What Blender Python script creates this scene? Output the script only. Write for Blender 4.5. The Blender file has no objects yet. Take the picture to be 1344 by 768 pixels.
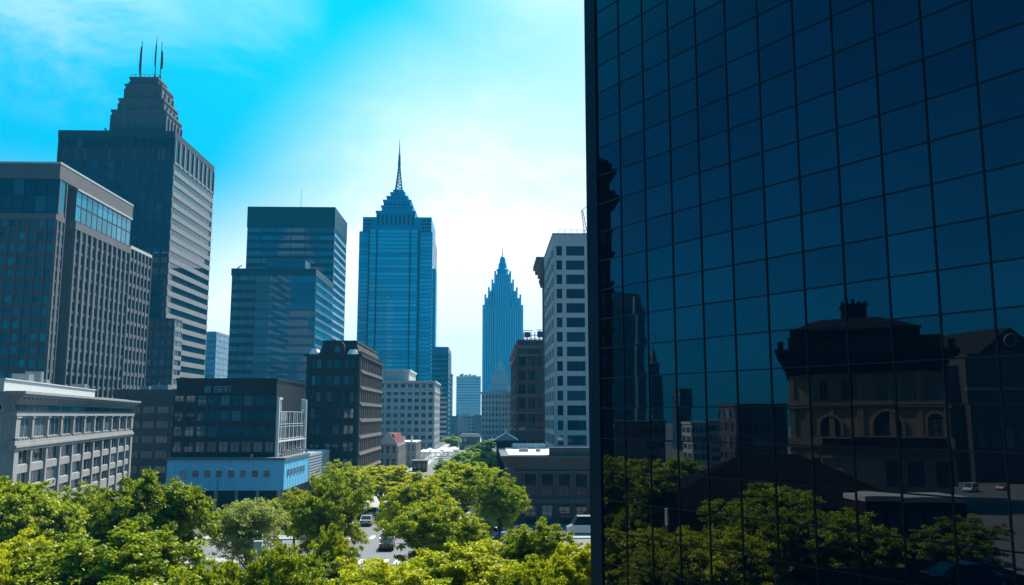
import bpy, math, random
import numpy as np
from mathutils import Vector, Matrix

random.seed(7)
rng = np.random.default_rng(11)
scene = bpy.context.scene
COL = scene.collection
R_ = math.radians

# ------------------------------------------------------------------ camera
FPX, PW, PH = 1150.0, 1344.0, 768.0
YAW, PITCH, EYE = R_(1.6), math.atan(161 / 1150), 16.5
cam_data = bpy.data.cameras.new('camera')
cam = bpy.data.objects.new('camera', cam_data)
COL.objects.link(cam)
cam.location = (0, 0, EYE)
cam.rotation_euler = (math.pi / 2 + PITCH, 0, -YAW)
cam_data.sensor_width = 36.0
cam_data.lens = 36.0 * FPX / PW
cam_data.clip_start = 0.1
cam_data.clip_end = 9000
scene.camera = cam

# ------------------------------------------------------------------ light and sky
SUN_AZ, SUN_EL = R_(24), R_(52)
SUN = Vector((math.sin(SUN_AZ) * math.cos(SUN_EL), math.cos(SUN_AZ) * math.cos(SUN_EL), math.sin(SUN_EL)))
world = bpy.data.worlds.new('World')
scene.world = world
world.use_nodes = True
wn, wl = world.node_tree.nodes, world.node_tree.links
wn.clear()


def N(nodes, typ, **kw):
    n = nodes.new(typ)
    for k, v in kw.items():
        if k in n.inputs:
            n.inputs[k].default_value = v
        else:
            setattr(n, k, v)
    return n


def vmath(nodes, links, op, a, b):
    n = nodes.new('ShaderNodeMath')
    n.operation = op
    for i, x in enumerate((a, b)):
        if x is None:
            continue
        if isinstance(x, (int, float)):
            n.inputs[i].default_value = x
        else:
            links.new(x, n.inputs[i])
    return n.outputs[0]


def mixc(nodes, links, fac, a, b, blend='MIX'):
    n = nodes.new('ShaderNodeMix')
    n.data_type = 'RGBA'
    n.blend_type = blend
    for i, x in ((0, fac), (6, a), (7, b)):
        if isinstance(x, (int, float)):
            n.inputs[i].default_value = x
        elif isinstance(x, tuple):
            n.inputs[i].default_value = (*x[:3], 1)
        else:
            links.new(x, n.inputs[i])
    return n.outputs[2]


sky = wn.new('ShaderNodeTexSky')
sky.sky_type = 'NISHITA'
sky.sun_disc = False
sky.sun_elevation = SUN_EL
sky.sun_rotation = SUN_AZ
sky.air_density = 1.0
sky.dust_density = 0.6
sky.ozone_density = 2.0
wtc = wn.new('ShaderNodeTexCoord')
WDIR = wtc.outputs['Generated']
sep = wn.new('ShaderNodeSeparateXYZ')
wl.new(WDIR, sep.inputs[0])
dotn = wn.new('ShaderNodeVectorMath')
dotn.operation = 'DOT_PRODUCT'
wl.new(WDIR, dotn.inputs[0])
dotn.inputs[1].default_value = SUN
d = vmath(wn, wl, 'MAXIMUM', dotn.outputs['Value'], 0.0)
tinted = mixc(wn, wl, 1.0, sky.outputs[0], (0.008, 0.26, 0.50), 'MULTIPLY')


def clampd(a, b):
    """0 at angle cosine a from the sun, 1 at b."""
    n = wn.new('ShaderNodeMapRange')
    n.interpolation_type = 'SMOOTHSTEP'
    n.inputs['From Min'].default_value = a
    n.inputs['From Max'].default_value = b
    wl.new(d, n.inputs['Value'])
    return n.outputs[0]


upz = vmath(wn, wl, 'MAXIMUM', sep.outputs[2], 0.0)
back = wn.new('ShaderNodeMapRange')                      # deepest opposite the sun
back.inputs['From Min'].default_value = -0.35
back.inputs['From Max'].default_value = 0.08
back.inputs['To Min'].default_value = 0.42
wl.new(dotn.outputs['Value'], back.inputs['Value'])
bfac = vmath(wn, wl, 'MULTIPLY', back.outputs[0], vmath(wn, wl, 'SUBTRACT', 1.12, vmath(wn, wl, 'MULTIPLY', upz, 0.75)))
bcol = wn.new('ShaderNodeCombineXYZ')
for k_ in range(3):
    wl.new(bfac, bcol.inputs[k_])
tinted = mixc(wn, wl, 1.0, tinted, bcol.outputs[0], 'MULTIPLY')
base_sky = mixc(wn, wl, clampd(0.10, 0.62), tinted, (0.02, 3.6, 5.8))
base_sky = mixc(wn, wl, clampd(0.58, 0.82), base_sky, (0.02, 4.4, 6.0))


def smooth(src, a, b):
    n = wn.new('ShaderNodeMapRange')
    n.interpolation_type = 'SMOOTHSTEP'
    n.inputs['From Min'].default_value = a
    n.inputs['From Max'].default_value = b
    wl.new(src, n.inputs['Value'])
    return n.outputs[0]


def toward(az, el, r0, r1):
    """1 near a direction of the sky, 0 beyond an angle (degrees): where thin cloud hangs."""
    n = wn.new('ShaderNodeVectorMath')
    n.operation = 'DOT_PRODUCT'
    wl.new(WDIR, n.inputs[0])
    az, el = R_(az), R_(el)
    n.inputs[1].default_value = (math.sin(az) * math.cos(el), math.cos(az) * math.cos(el), math.sin(el))
    return smooth(n.outputs['Value'], math.cos(R_(r0)), math.cos(R_(r1)))


mp = wn.new('ShaderNodeMapping')
mp.inputs['Scale'].default_value = (1.3, 1.0, 2.6)
mp.inputs['Rotation'].default_value = (0.2, -0.5, 0.1)
wl.new(WDIR, mp.inputs[0])
nz = N(wn, 'ShaderNodeTexNoise', Scale=3.2, Detail=8.0, Roughness=0.62, Distortion=0.5)
wl.new(mp.outputs[0], nz.inputs['Vector'])
wisps = smooth(nz.outputs[0], 0.40, 0.70)
soft = vmath(wn, wl, 'ADD', 0.80, vmath(wn, wl, 'MULTIPLY', wisps, 0.35))
mul = lambda a, b: vmath(wn, wl, 'MULTIPLY', a, b)
add = lambda a, b: vmath(wn, wl, 'ADD', a, b)
hor = mul(smooth(upz, 0.275, 0.05), clampd(0.05, 0.45))
fac = add(hor, mul(mul(toward(4, 4, 25, 9), 0.85), soft))
fac = add(fac, mul(mul(clampd(0.82, 0.95), 1.15), soft))
fac = add(fac, mul(mul(toward(-27, 23.5, 7.5, 1), 0.34), wisps))
fac = add(fac, mul(mul(toward(-17, 25, 6, 1), 0.16), wisps))
fac = vmath(wn, wl, 'MINIMUM', fac, 1.0)
skycol = mixc(wn, wl, fac, base_sky, (7.8, 8.3, 8.3))
bg = wn.new('ShaderNodeBackground')
bg.inputs['Strength'].default_value = 0.10
wl.new(skycol, bg.inputs[0])
wo = wn.new('ShaderNodeOutputWorld')
wl.new(bg.outputs[0], wo.inputs[0])

sd = bpy.data.lights.new('sun', 'SUN')
sd.energy = 5.0
sd.angle = R_(0.5)
sd.color = (1.0, 0.94, 0.86)
so = bpy.data.objects.new('sun', sd)
so.rotation_euler = SUN.to_track_quat('Z', 'Y').to_euler()
so.location = (0, 0, 400)
COL.objects.link(so)

scene.view_settings.view_transform = 'Standard'
scene.view_settings.look = 'None'
scene.view_settings.gamma = 1.0
scene.view_settings.use_curve_mapping = False
scene.view_settings.exposure = 0.8
scene.render.engine = 'CYCLES'
scene.cycles.use_denoising = True
scene.cycles.max_bounces = 6
scene.cycles.diffuse_bounces = 2
scene.cycles.glossy_bounces = 3
scene.cycles.transmission_bounces = 4
scene.cycles.volume_bounces = 0
scene.cycles.sample_clamp_indirect = 4.0

# ------------------------------------------------------------------ pixel <-> place
FW = Vector((math.sin(YAW) * math.cos(PITCH), math.cos(YAW) * math.cos(PITCH), math.sin(PITCH)))
RT = Vector((math.cos(YAW), -math.sin(YAW), 0))
UP = RT.cross(FW)
CP = Vector((0, 0, EYE))


def ray(px, py):
    return FW + RT * ((px - PW / 2) / FPX) + UP * ((PH / 2 - py) / FPX)


def W(px, py, y):
    r = ray(px, py)
    return CP + r * (y / r.y)


def atX(px, py, x):
    r = ray(px, py)
    return CP + r * (x / r.x)


def project(p):
    q = Vector(p) - CP
    d_ = q.dot(FW)
    if d_ < 0.5:
        return None
    return (PW / 2 + FPX * q.dot(RT) / d_, PH / 2 - FPX * q.dot(UP) / d_, d_)


# plane of the big mirror facade; places seen in it are set out beyond it and folded back
_fd = ray(-80, 545)
FDIR = Vector((_fd.x, _fd.y, 0)).normalized()        # towards the far corner
FN = Vector((-FDIR.y, FDIR.x, 0))
if FN.y > 0:
    FN = -FN
P0 = W(782, 300, 60)
P0.z = 0


def fold(p):
    p = Vector(p)
    q = p - 2 * (Vector((p.x, p.y, 0)) - P0).dot(FN) * FN
    return Vector((q.x, q.y, p.z))


def foldv(v):
    v = Vector(v)
    return v - 2 * v.dot(FN) * FN


# ------------------------------------------------------------------ materials
MATS = {}


def base_mat(name):
    m = bpy.data.materials.new(name)
    m.use_nodes = True
    nt = m.node_tree
    return m, nt.nodes, nt.links, nt.nodes['Principled BSDF']


def surf(name, col, rough=0.8, var=0.25, scale=0.35, fine=6.0, metallic=0.0, spec=0.3, streak=0.0, bump=0.0, col2=None):
    if name in MATS:
        return MATS[name]
    m, nodes, links, p = base_mat(name)
    p.inputs['Roughness'].default_value = rough
    p.inputs['Metallic'].default_value = metallic
    p.inputs['Specular IOR Level'].default_value = spec
    tc = nodes.new('ShaderNodeTexCoord')
    a = N(nodes, 'ShaderNodeTexNoise', Scale=scale, Detail=5.0, Roughness=0.6)
    b = N(nodes, 'ShaderNodeTexNoise', Scale=fine, Detail=3.0)
    links.new(tc.outputs['Object'], a.inputs['Vector'])
    links.new(tc.outputs['Object'], b.inputs['Vector'])
    dark = tuple(c * (1 - var) for c in col)
    light = tuple(min(1, c * (1 + var)) for c in (col2 or col))
    c1 = mixc(nodes, links, a.outputs[0], dark, light)
    f2 = vmath(nodes, links, 'MULTIPLY', b.outputs[0], 0.5)
    c2 = mixc(nodes, links, f2, c1, tuple(c * (1 - var * 1.2) for c in col))
    if streak > 0:
        mpn = nodes.new('ShaderNodeMapping')
        mpn.inputs['Scale'].default_value = (1.6, 1.6, 0.06)
        links.new(tc.outputs['Object'], mpn.inputs[0])
        s = N(nodes, 'ShaderNodeTexNoise', Scale=1.0, Detail=4.0)
        links.new(mpn.outputs[0], s.inputs['Vector'])
        r = nodes.new('ShaderNodeValToRGB')
        r.color_ramp.elements[0].position = 0.5
        r.color_ramp.elements[1].position = 0.72
        links.new(s.outputs[0], r.inputs[0])
        c2 = mixc(nodes, links, vmath(nodes, links, 'MULTIPLY', r.outputs[0], streak), c2, tuple(c * 0.35 for c in col))
    links.new(c2, p.inputs['Base Color'])
    if bump:
        bn = N(nodes, 'ShaderNodeBump', Strength=bump, Distance=0.05)
        links.new(b.outputs[0], bn.inputs['Height'])
        links.new(bn.outputs[0], p.inputs['Normal'])
    MATS[name] = m
    return m


def brick(name, col, mortar, w=0.9, h=0.3, rough=0.85):
    if name in MATS:
        return MATS[name]
    m, nodes, links, p = base_mat(name)
    p.inputs['Roughness'].default_value = rough
    tc = nodes.new('ShaderNodeTexCoord')
    sp = nodes.new('ShaderNodeSeparateXYZ')
    links.new(tc.outputs['Object'], sp.inputs[0])
    cb = nodes.new('ShaderNodeCombineXYZ')
    links.new(vmath(nodes, links, 'ADD', sp.outputs[0], sp.outputs[1]), cb.inputs[0])
    links.new(sp.outputs[2], cb.inputs[1])
    br = nodes.new('ShaderNodeTexBrick')
    br.inputs['Scale'].default_value = 1.0
    br.inputs['Brick Width'].default_value = w
    br.inputs['Row Height'].default_value = h
    br.inputs['Mortar Size'].default_value = 0.025
    br.inputs['Color1'].default_value = (*col, 1)
    br.inputs['Color2'].default_value = (*[c * 0.72 for c in col], 1)
    br.inputs['Mortar'].default_value = (*mortar, 1)
    links.new(cb.outputs[0], br.inputs['Vector'])
    a = N(nodes, 'ShaderNodeTexNoise', Scale=0.3, Detail=5.0)
    links.new(tc.outputs['Object'], a.inputs['Vector'])
    c = mixc(nodes, links, vmath(nodes, links, 'MULTIPLY', a.outputs[0], 0.75), br.outputs[0], tuple(c * 0.4 for c in col))
    links.new(c, p.inputs['Base Color'])
    MATS[name] = m
    return m


def glass(name, col, blind=(0.25, 0.3, 0.33), share=0.3, rough=0.04, ior=1.9, metallic=0.0, warp=0.0):
    """Window glass seen from outside: dark room or drawn blind behind a reflecting pane, different window by window."""
    if name in MATS:
        return MATS[name]
    m, nodes, links, p = base_mat(name)
    p.inputs['Roughness'].default_value = rough
    p.inputs['IOR'].default_value = ior
    p.inputs['Metallic'].default_value = metallic
    oi = nodes.new('ShaderNodeObjectInfo')
    ge = nodes.new('ShaderNodeNewGeometry')
    s = vmath(nodes, links, 'ADD', oi.outputs['Random'], ge.outputs['Random Per Island'])
    r = vmath(nodes, links, 'FRACT', s, None)
    ramp = nodes.new('ShaderNodeValToRGB')
    e = ramp.color_ramp.elements
    e[0].position = 0.0
    e[0].color = (*[c * 0.55 for c in col], 1)
    e[1].position = max(0.05, 1 - share)
    e[1].color = (*[min(1, c * 1.25) for c in col], 1)
    e.new(1.0).color = (*blind, 1)
    links.new(r, ramp.inputs[0])
    links.new(ramp.outputs[0], p.inputs['Base Color'])
    if warp:
        tc = nodes.new('ShaderNodeTexCoord')
        a = N(nodes, 'ShaderNodeTexNoise', Scale=0.35, Detail=1.0)
        links.new(tc.outputs['Object'], a.inputs['Vector'])
        bn = N(nodes, 'ShaderNodeBump', Strength=warp, Distance=0.05)
        links.new(a.outputs[0], bn.inputs['Height'])
        links.new(bn.outputs[0], p.inputs['Normal'])
    MATS[name] = m
    return m


def leafmat(name, dark, mid, light, tip=None, trans=0.40):
    m, nodes, links, p = base_mat(name)
    nodes.remove(p)
    ge = nodes.new('ShaderNodeNewGeometry')
    oi = nodes.new('ShaderNodeObjectInfo')
    ramp = nodes.new('ShaderNodeValToRGB')
    e = ramp.color_ramp.elements
    e[0].color = (*dark, 1)
    e[1].position = 0.97
    e[1].color = (*light, 1)
    e.new(0.5).color = (*mid, 1)
    if tip:
        e.new(1.0).color = (*tip, 1)
    tc = nodes.new('ShaderNodeTexCoord')
    nzz = N(nodes, 'ShaderNodeTexNoise', Scale=0.55, Detail=2.0)
    links.new(tc.outputs['Object'], nzz.inputs['Vector'])
    k = vmath(nodes, links, 'ADD', vmath(nodes, links, 'MULTIPLY', ge.outputs['Random Per Island'], 0.55),
              vmath(nodes, links, 'MULTIPLY', nzz.outputs[0], 0.5))
    k = vmath(nodes, links, 'ADD', k, vmath(nodes, links, 'MULTIPLY', vmath(nodes, links, 'SUBTRACT', oi.outputs['Random'], 0.55), 0.42))
    links.new(k, ramp.inputs[0])
    df = nodes.new('ShaderNodeBsdfDiffuse')
    tr = nodes.new('ShaderNodeBsdfTranslucent')
    gl = N(nodes, 'ShaderNodeBsdfGlossy', Roughness=0.45)
    gl.inputs['Color'].default_value = (0.6, 0.65, 0.6, 1)
    links.new(ramp.outputs[0], df.inputs[0])
    warm = mixc(nodes, links, 1.0, ramp.outputs[0], (1.25, 1.15, 0.35), 'MULTIPLY')
    links.new(warm, tr.inputs[0])
    ms = nodes.new('ShaderNodeMixShader')
    ms.inputs[0].default_value = trans
    links.new(df.outputs[0], ms.inputs[1])
    links.new(tr.outputs[0], ms.inputs[2])
    ms2 = nodes.new('ShaderNodeMixShader')
    ms2.inputs[0].default_value = 0.03
    links.new(ms.outputs[0], ms2.inputs[1])
    links.new(gl.outputs[0], ms2.inputs[2])
    links.new(ms2.outputs[0], nodes['Material Output'].inputs[0])
    return m


M = dict(
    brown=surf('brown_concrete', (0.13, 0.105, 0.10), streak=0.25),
    brownlit=surf('brown_panel_lit', (0.17, 0.145, 0.14), streak=0.2),  # lighter copy of the brown: sunlit right side put into the colour
    ledge=surf('pale_trim', (0.55, 0.53, 0.50), var=0.15),
    navy=surf('dark_curtain_frame', (0.022, 0.038, 0.055), rough=0.5),
    navy2=surf('slate_cladding', (0.028, 0.05, 0.075), rough=0.5),
    stripe=surf('grey_brown_spandrel', (0.30, 0.275, 0.27), streak=0.15),
    deco=surf('grey_deco_stone', (0.13, 0.135, 0.14), streak=0.3),
    stone=surf('pale_limestone', (0.34, 0.335, 0.33), streak=0.35, fine=2.5),
    stonemid=surf('light_grey_stone', (0.50, 0.48, 0.46), streak=0.3, fine=2.5),
    stonew=surf('white_parapet', (0.55, 0.56, 0.56), var=0.12, streak=0.2),
    darkbrown=brick('dark_brown_brick', (0.085, 0.06, 0.055), (0.06, 0.05, 0.05)),
    black=surf('black_metal', (0.02, 0.022, 0.026), rough=0.45),
    blackglassframe=surf('blue_black_frame', (0.03, 0.045, 0.06), rough=0.5),
    white=surf('white_painted_metal', (0.75, 0.75, 0.75), rough=0.5, var=0.1),
    bluepanel=surf('pale_blue_panel', (0.20, 0.62, 0.90), rough=0.6, var=0.1, streak=0.25),
    greypanel=surf('grey_ribbed_panel', (0.33, 0.38, 0.42), rough=0.6, var=0.12),
    darkstone=surf('brownstone_shaded', (0.048, 0.040, 0.037), var=0.35, streak=0.35, fine=3.0),  # brownstone with the shade of its front put into the colour
    darkstonelit=surf('brownstone_lit', (0.22, 0.185, 0.165), var=0.35, streak=0.35, fine=3.0),  # lighter copy of the brownstone: sunlight on its side put into the colour
    roofing=surf('grey_roofing', (0.16, 0.16, 0.165), var=0.3),
    roofwhite=surf('white_roofing', (0.75, 0.76, 0.76), var=0.12),
    bluesteel=surf('blue_mullion', (0.03, 0.15, 0.23), rough=0.5),
    bluedark=surf('dark_blue_cladding', (0.012, 0.035, 0.055), rough=0.4),
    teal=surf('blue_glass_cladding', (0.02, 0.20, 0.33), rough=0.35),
    farteal=surf('haze_blue_cladding', (0.01, 0.36, 0.60), rough=0.4),  # haze and reflected sky of the far towers put into the colour
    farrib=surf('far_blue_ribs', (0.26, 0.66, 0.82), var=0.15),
    paleblue=surf('pale_blue_stone', (0.28, 0.36, 0.42), var=0.15),
    paleoffice=surf('pale_office_cladding', (0.62, 0.68, 0.72), var=0.12),
    grystone=surf('grey_stone', (0.34, 0.34, 0.34), streak=0.3),
    redbrick=brick('red_brown_brick', (0.24, 0.11, 0.08), (0.12, 0.10, 0.09)),
    redpaint=surf('dark_red_paint', (0.20, 0.035, 0.03)),
    whitegrid=surf('pale_precast_concrete', (0.50, 0.54, 0.56), var=0.12, streak=0.2),
    lowdark=surf('dark_sandstone', (0.12, 0.115, 0.115), var=0.3, streak=0.35),
    palace=surf('cream_stone', (0.20, 0.145, 0.095), var=0.2, streak=0.3),
    palacedark=surf('near_black_slate', (0.010, 0.010, 0.011), spec=0.05, rough=0.95),  # plain near-black tone for mirrored roofs, cornices and the ornate tower
    asphalt=surf('asphalt', (0.17, 0.17, 0.18), rough=0.85, var=0.3, scale=0.08, fine=3.0, bump=0.15),
    ground=surf('plaza_paving', (0.10, 0.10, 0.095), rough=0.9, var=0.35, scale=0.05, fine=1.0),
    pave=surf('pavement_slabs', (0.36, 0.35, 0.33), rough=0.85, var=0.2, scale=0.3, fine=2.0),
    paint=surf('road_paint', (0.8, 0.8, 0.78), var=0.15, fine=3.0),
    bark=surf('bark', (0.075, 0.06, 0.048), rough=0.95, var=0.45, scale=2.0, fine=9.0, bump=0.5),
    mirrorframe=surf('dark_blue_black_mullion', (0.010, 0.014, 0.020), rough=0.35, spec=0.4),
    mirroredge=surf('navy_metal_edge', (0.004, 0.022, 0.048), rough=0.6, spec=0.2),
    hallslate=surf('blackened_slate', (0.02, 0.018, 0.017), spec=0.05, rough=0.95),
    deckasphalt=surf('dark_deck_asphalt', (0.018, 0.018, 0.02), spec=0.05, rough=0.95),
    pyramid=surf('blue_grey_roof_stone', (0.36, 0.48, 0.56), var=0.15),
    flag=surf('furled_flag_cloth', (0.10, 0.05, 0.09), var=0.4),
    steel=surf('steel', (0.30, 0.33, 0.35), rough=0.45, metallic=0.6),
    pole=surf('dark_pole_paint', (0.06, 0.065, 0.07), rough=0.5),
    tyre=surf('tyre_rubber', (0.02, 0.02, 0.02), rough=0.9),
    rim=surf('alloy_rim', (0.45, 0.46, 0.48), rough=0.35, metallic=0.8),
    canvas=surf('white_canvas', (0.82, 0.82, 0.82), var=0.08),
)
GLS = dict(
    brownf=glass('cyan_office_glass', (0.02, 0.075, 0.10), blind=(0.03, 0.26, 0.36), share=0.55, ior=2.0),
    brownr=glass('bronze_glass', (0.012, 0.016, 0.02), blind=(0.12, 0.14, 0.15), share=0.18, ior=1.9),
    navy=glass('navy_glass', (0.008, 0.034, 0.064), blind=(0.03, 0.11, 0.17), share=0.35, ior=1.8),
    stripe=glass('blue_strip_glass', (0.012, 0.028, 0.045), blind=(0.08, 0.11, 0.13), share=0.25, ior=1.6),
    dark=glass('dark_window_glass', (0.012, 0.018, 0.024), blind=(0.12, 0.15, 0.17), share=0.2, ior=1.7),
    pod=glass('grey_blue_window_glass', (0.010, 0.022, 0.034), blind=(0.07, 0.15, 0.20), share=0.4, ior=1.9),
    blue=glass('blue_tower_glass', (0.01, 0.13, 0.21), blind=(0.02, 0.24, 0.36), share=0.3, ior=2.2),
    bright=glass('sky_painted_tower_glass', (0.02, 0.56, 0.84), blind=(0.06, 0.68, 0.90), share=0.3, ior=2.4),  # base and blind tones stand in for sky reflected by the panes
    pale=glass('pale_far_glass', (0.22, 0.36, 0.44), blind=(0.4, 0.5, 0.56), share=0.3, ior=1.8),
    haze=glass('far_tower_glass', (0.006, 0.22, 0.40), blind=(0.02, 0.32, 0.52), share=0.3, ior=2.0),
    grid=glass('deep_blue_window_glass', (0.008, 0.035, 0.07), blind=(0.015, 0.07, 0.12), share=0.3, ior=1.9),
    car=glass('car_glass', (0.008, 0.01, 0.012), blind=(0.02, 0.025, 0.03), share=0.1, ior=1.6),
)

# coated mirror glass of the big tower: reflects about a tenth of what stands before it
mg, gn, gl_, gp = base_mat('coated_mirror_glass')
gn.remove(gp)
gd = gn.new('ShaderNodeBsdfDiffuse')
gd.inputs[0].default_value = (0.002, 0.006, 0.012, 1)
gg = N(gn, 'ShaderNodeBsdfGlossy', Roughness=0.0)
gg.inputs['Color'].default_value = (0.13, 0.135, 0.15, 1)
goi = gn.new('ShaderNodeObjectInfo')
gge = gn.new('ShaderNodeNewGeometry')
grd = vmath(gn, gl_, 'FRACT', vmath(gn, gl_, 'ADD', goi.outputs['Random'], gge.outputs['Random Per Island']), None)
gl_.new(mixc(gn, gl_, grd, (0.10, 0.112, 0.128), (0.132, 0.145, 0.16)), gg.inputs['Color'])
ga = gn.new('ShaderNodeAddShader')
gl_.new(gd.outputs[0], ga.inputs[0])
gl_.new(gg.outputs[0], ga.inputs[1])
gl_.new(ga.outputs[0], gn['Material Output'].inputs[0])
M['mirror'] = mg

# ------------------------------------------------------------------ mesh helpers
ZV = Vector((0, 0, 1))


class Fr:
    """A facade frame: O its left corner seen from outside, N outward, U along the wall to the right."""

    def __init__(self, O, nrm):
        self.O = Vector((O[0], O[1], 0))
        self.Nv = Vector((nrm[0], nrm[1], 0)).normalized()
        self.U = Vector((-self.Nv.y, self.Nv.x, 0))

    def p(self, u, n, z):
        q = self.O + self.U * u + self.Nv * n
        return (q.x, q.y, z)

    @property
    def ang(self):
        return math.atan2(self.U.y, self.U.x)


class MB:
    def __init__(self):
        self.v, self.f, self.m = [], [], []

    def poly(self, pts, mi=0):
        n = len(self.v)
        self.v += [tuple(p) for p in pts]
        self.f.append(tuple(range(n, n + len(pts))))
        self.m.append(mi)

    def hexa(self, b, t, mi=0):
        """b, t: matching loops of points, bottom then top, counter-clockwise from above."""
        n, k = len(self.v), len(b)
        self.v += [tuple(p) for p in b] + [tuple(p) for p in t]
        self.f.append(tuple(range(n + k - 1, n - 1, -1)))
        self.f.append(tuple(range(n + k, n + 2 * k)))
        for i in range(k):
            j = (i + 1) % k
            self.f.append((n + i, n + j, n + k + j, n + k + i))
        self.m += [mi] * (k + 2)

    def box(self, fr, u0, u1, n0, n1, z0, z1, mi=0):
        q = lambda z: [fr.p(u0, n1, z), fr.p(u1, n1, z), fr.p(u1, n0, z), fr.p(u0, n0, z)]
        self.hexa(q(z0), q(z1), mi)

    def taper(self, fr, u0, u1, n0, n1, z0, z1, du, dn, mi=0, dnb=None):
        dnb = dn if dnb is None else dnb
        a = [fr.p(u0, n1, z0), fr.p(u1, n1, z0), fr.p(u1, n0, z0), fr.p(u0, n0, z0)]
        t = [fr.p(u0 + du, n1 - dn, z1), fr.p(u1 - du, n1 - dn, z1), fr.p(u1 - du, n0 + dnb, z1), fr.p(u0 + du, n0 + dnb, z1)]
        self.hexa(a, t, mi)

    def abox(self, x0, x1, y0, y1, z0, z1, mi=0):
        q = lambda z: [(x0, y0, z), (x1, y0, z), (x1, y1, z), (x0, y1, z)]
        self.hexa(q(z0), q(z1), mi)

    def tube(self, a, b, r0, r1=None, n=8, mi=0):
        a, b = Vector(a), Vector(b)
        r1 = r0 if r1 is None else r1
        d_ = (b - a).normalized()
        s = d_.cross(Vector((1, 0, 0)) if abs(d_.x) < 0.9 else Vector((0, 1, 0))).normalized()
        t = d_.cross(s)
        ring = lambda c, r: [c + (s * math.cos(2 * math.pi * i / n) + t * math.sin(2 * math.pi * i / n)) * r for i in range(n)]
        self.hexa(ring(a, r0), ring(b, r1), mi)

    def lathe(self, c, prof, n=16, mi=0):
        """prof: (radius, z) from bottom to top."""
        for (r0, z0), (r1, z1) in zip(prof[:-1], prof[1:]):
            for i in range(n):
                a0, a1 = 2 * math.pi * i / n, 2 * math.pi * (i + 1) / n
                q = [(c[0] + r * math.cos(a), c[1] + r * math.sin(a), c[2] + z) for r, z, a in ((r0, z0, a0), (r0, z0, a1), (r1, z1, a1), (r1, z1, a0))]
                self.poly(q, mi)

    def mesh(self, name, mats, off=(0, 0, 0), smooth=False):
        me = bpy.data.meshes.new(name)
        ox, oy, oz = off
        me.from_pydata([(x - ox, y - oy, z - oz) for x, y, z in self.v], [], self.f)
        for m in (mats if isinstance(mats, (list, tuple)) else [mats]):
            me.materials.append(m)
        me.polygons.foreach_set('material_index', self.m)
        if smooth:
            me.polygons.foreach_set('use_smooth', [True] * len(self.f))
        me.update()
        return me

    def build(self, name, mats, parent=None, off=(0, 0, 0), smooth=False):
        o = bpy.data.objects.new(name, self.mesh(name, mats, off, smooth))
        COL.objects.link(o)
        if parent is not None:
            o.parent = parent
        return o


def tag(o, label=None, cat=None, group=None, kind=None):
    for k, v in (('label', label), ('category', cat), ('group', group), ('kind', kind)):
        if v:
            o[k] = v
    return o


def empty(name, loc, rz=0.0):
    o = bpy.data.objects.new(name, None)
    o.location = loc
    o.rotation_euler = (0, 0, rz)
    o.empty_display_size = 0.5
    COL.objects.link(o)
    return o


def copy_tree(o, parent=None):
    c = o.copy()
    COL.objects.link(c)
    c.parent = parent
    for ch in list(o.children):
        copy_tree(ch, c)
    return c


WINMESH = {}


def win_mb(w, h, style):
    """Window in its own frame: x along the wall, -y outwards, z up, centred."""
    fr = Fr((0, 0), (0, -1))
    f, g = MB(), MB()
    x0, x1, z0, z1 = -w / 2, w / 2, -h / 2, h / 2
    b = min(0.09, w * 0.06)
    g.box(fr, x0 + 0.01, x1 - 0.01, 0.004, 0.05, z0 + 0.01, z1 - 0.01)
    if style != 'plain':
        f.box(fr, x0, x0 + b, 0.003, 0.12, z0, z1)
        f.box(fr, x1 - b, x1, 0.003, 0.12, z0, z1)
        f.box(fr, x0 + b, x1 - b, 0.003, 0.11, z0, z0 + b)
        f.box(fr, x0 + b, x1 - b, 0.003, 0.11, z1 - b, z1)
        if style == 'sash':
            f.box(fr, x0 + b, x1 - b, 0.052, 0.10, -b * 0.4, b * 0.4)
        elif style == 'cross':
            zc = z0 + h * 0.68
            f.box(fr, x0 + b, x1 - b, 0.052, 0.10, zc - b * 0.4, zc + b * 0.4)
            f.box(fr, -b * 0.4, b * 0.4, 0.052, 0.09, z0 + b, z1 - b)
        elif style.startswith('mull'):
            k = int(style[4:])
            for i in range(1, k):
                xx = x0 + w * i / k
                f.box(fr, xx - b * 0.4, xx + b * 0.4, 0.052, 0.10, z0 + b, z1 - b)
    return f, g


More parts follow.
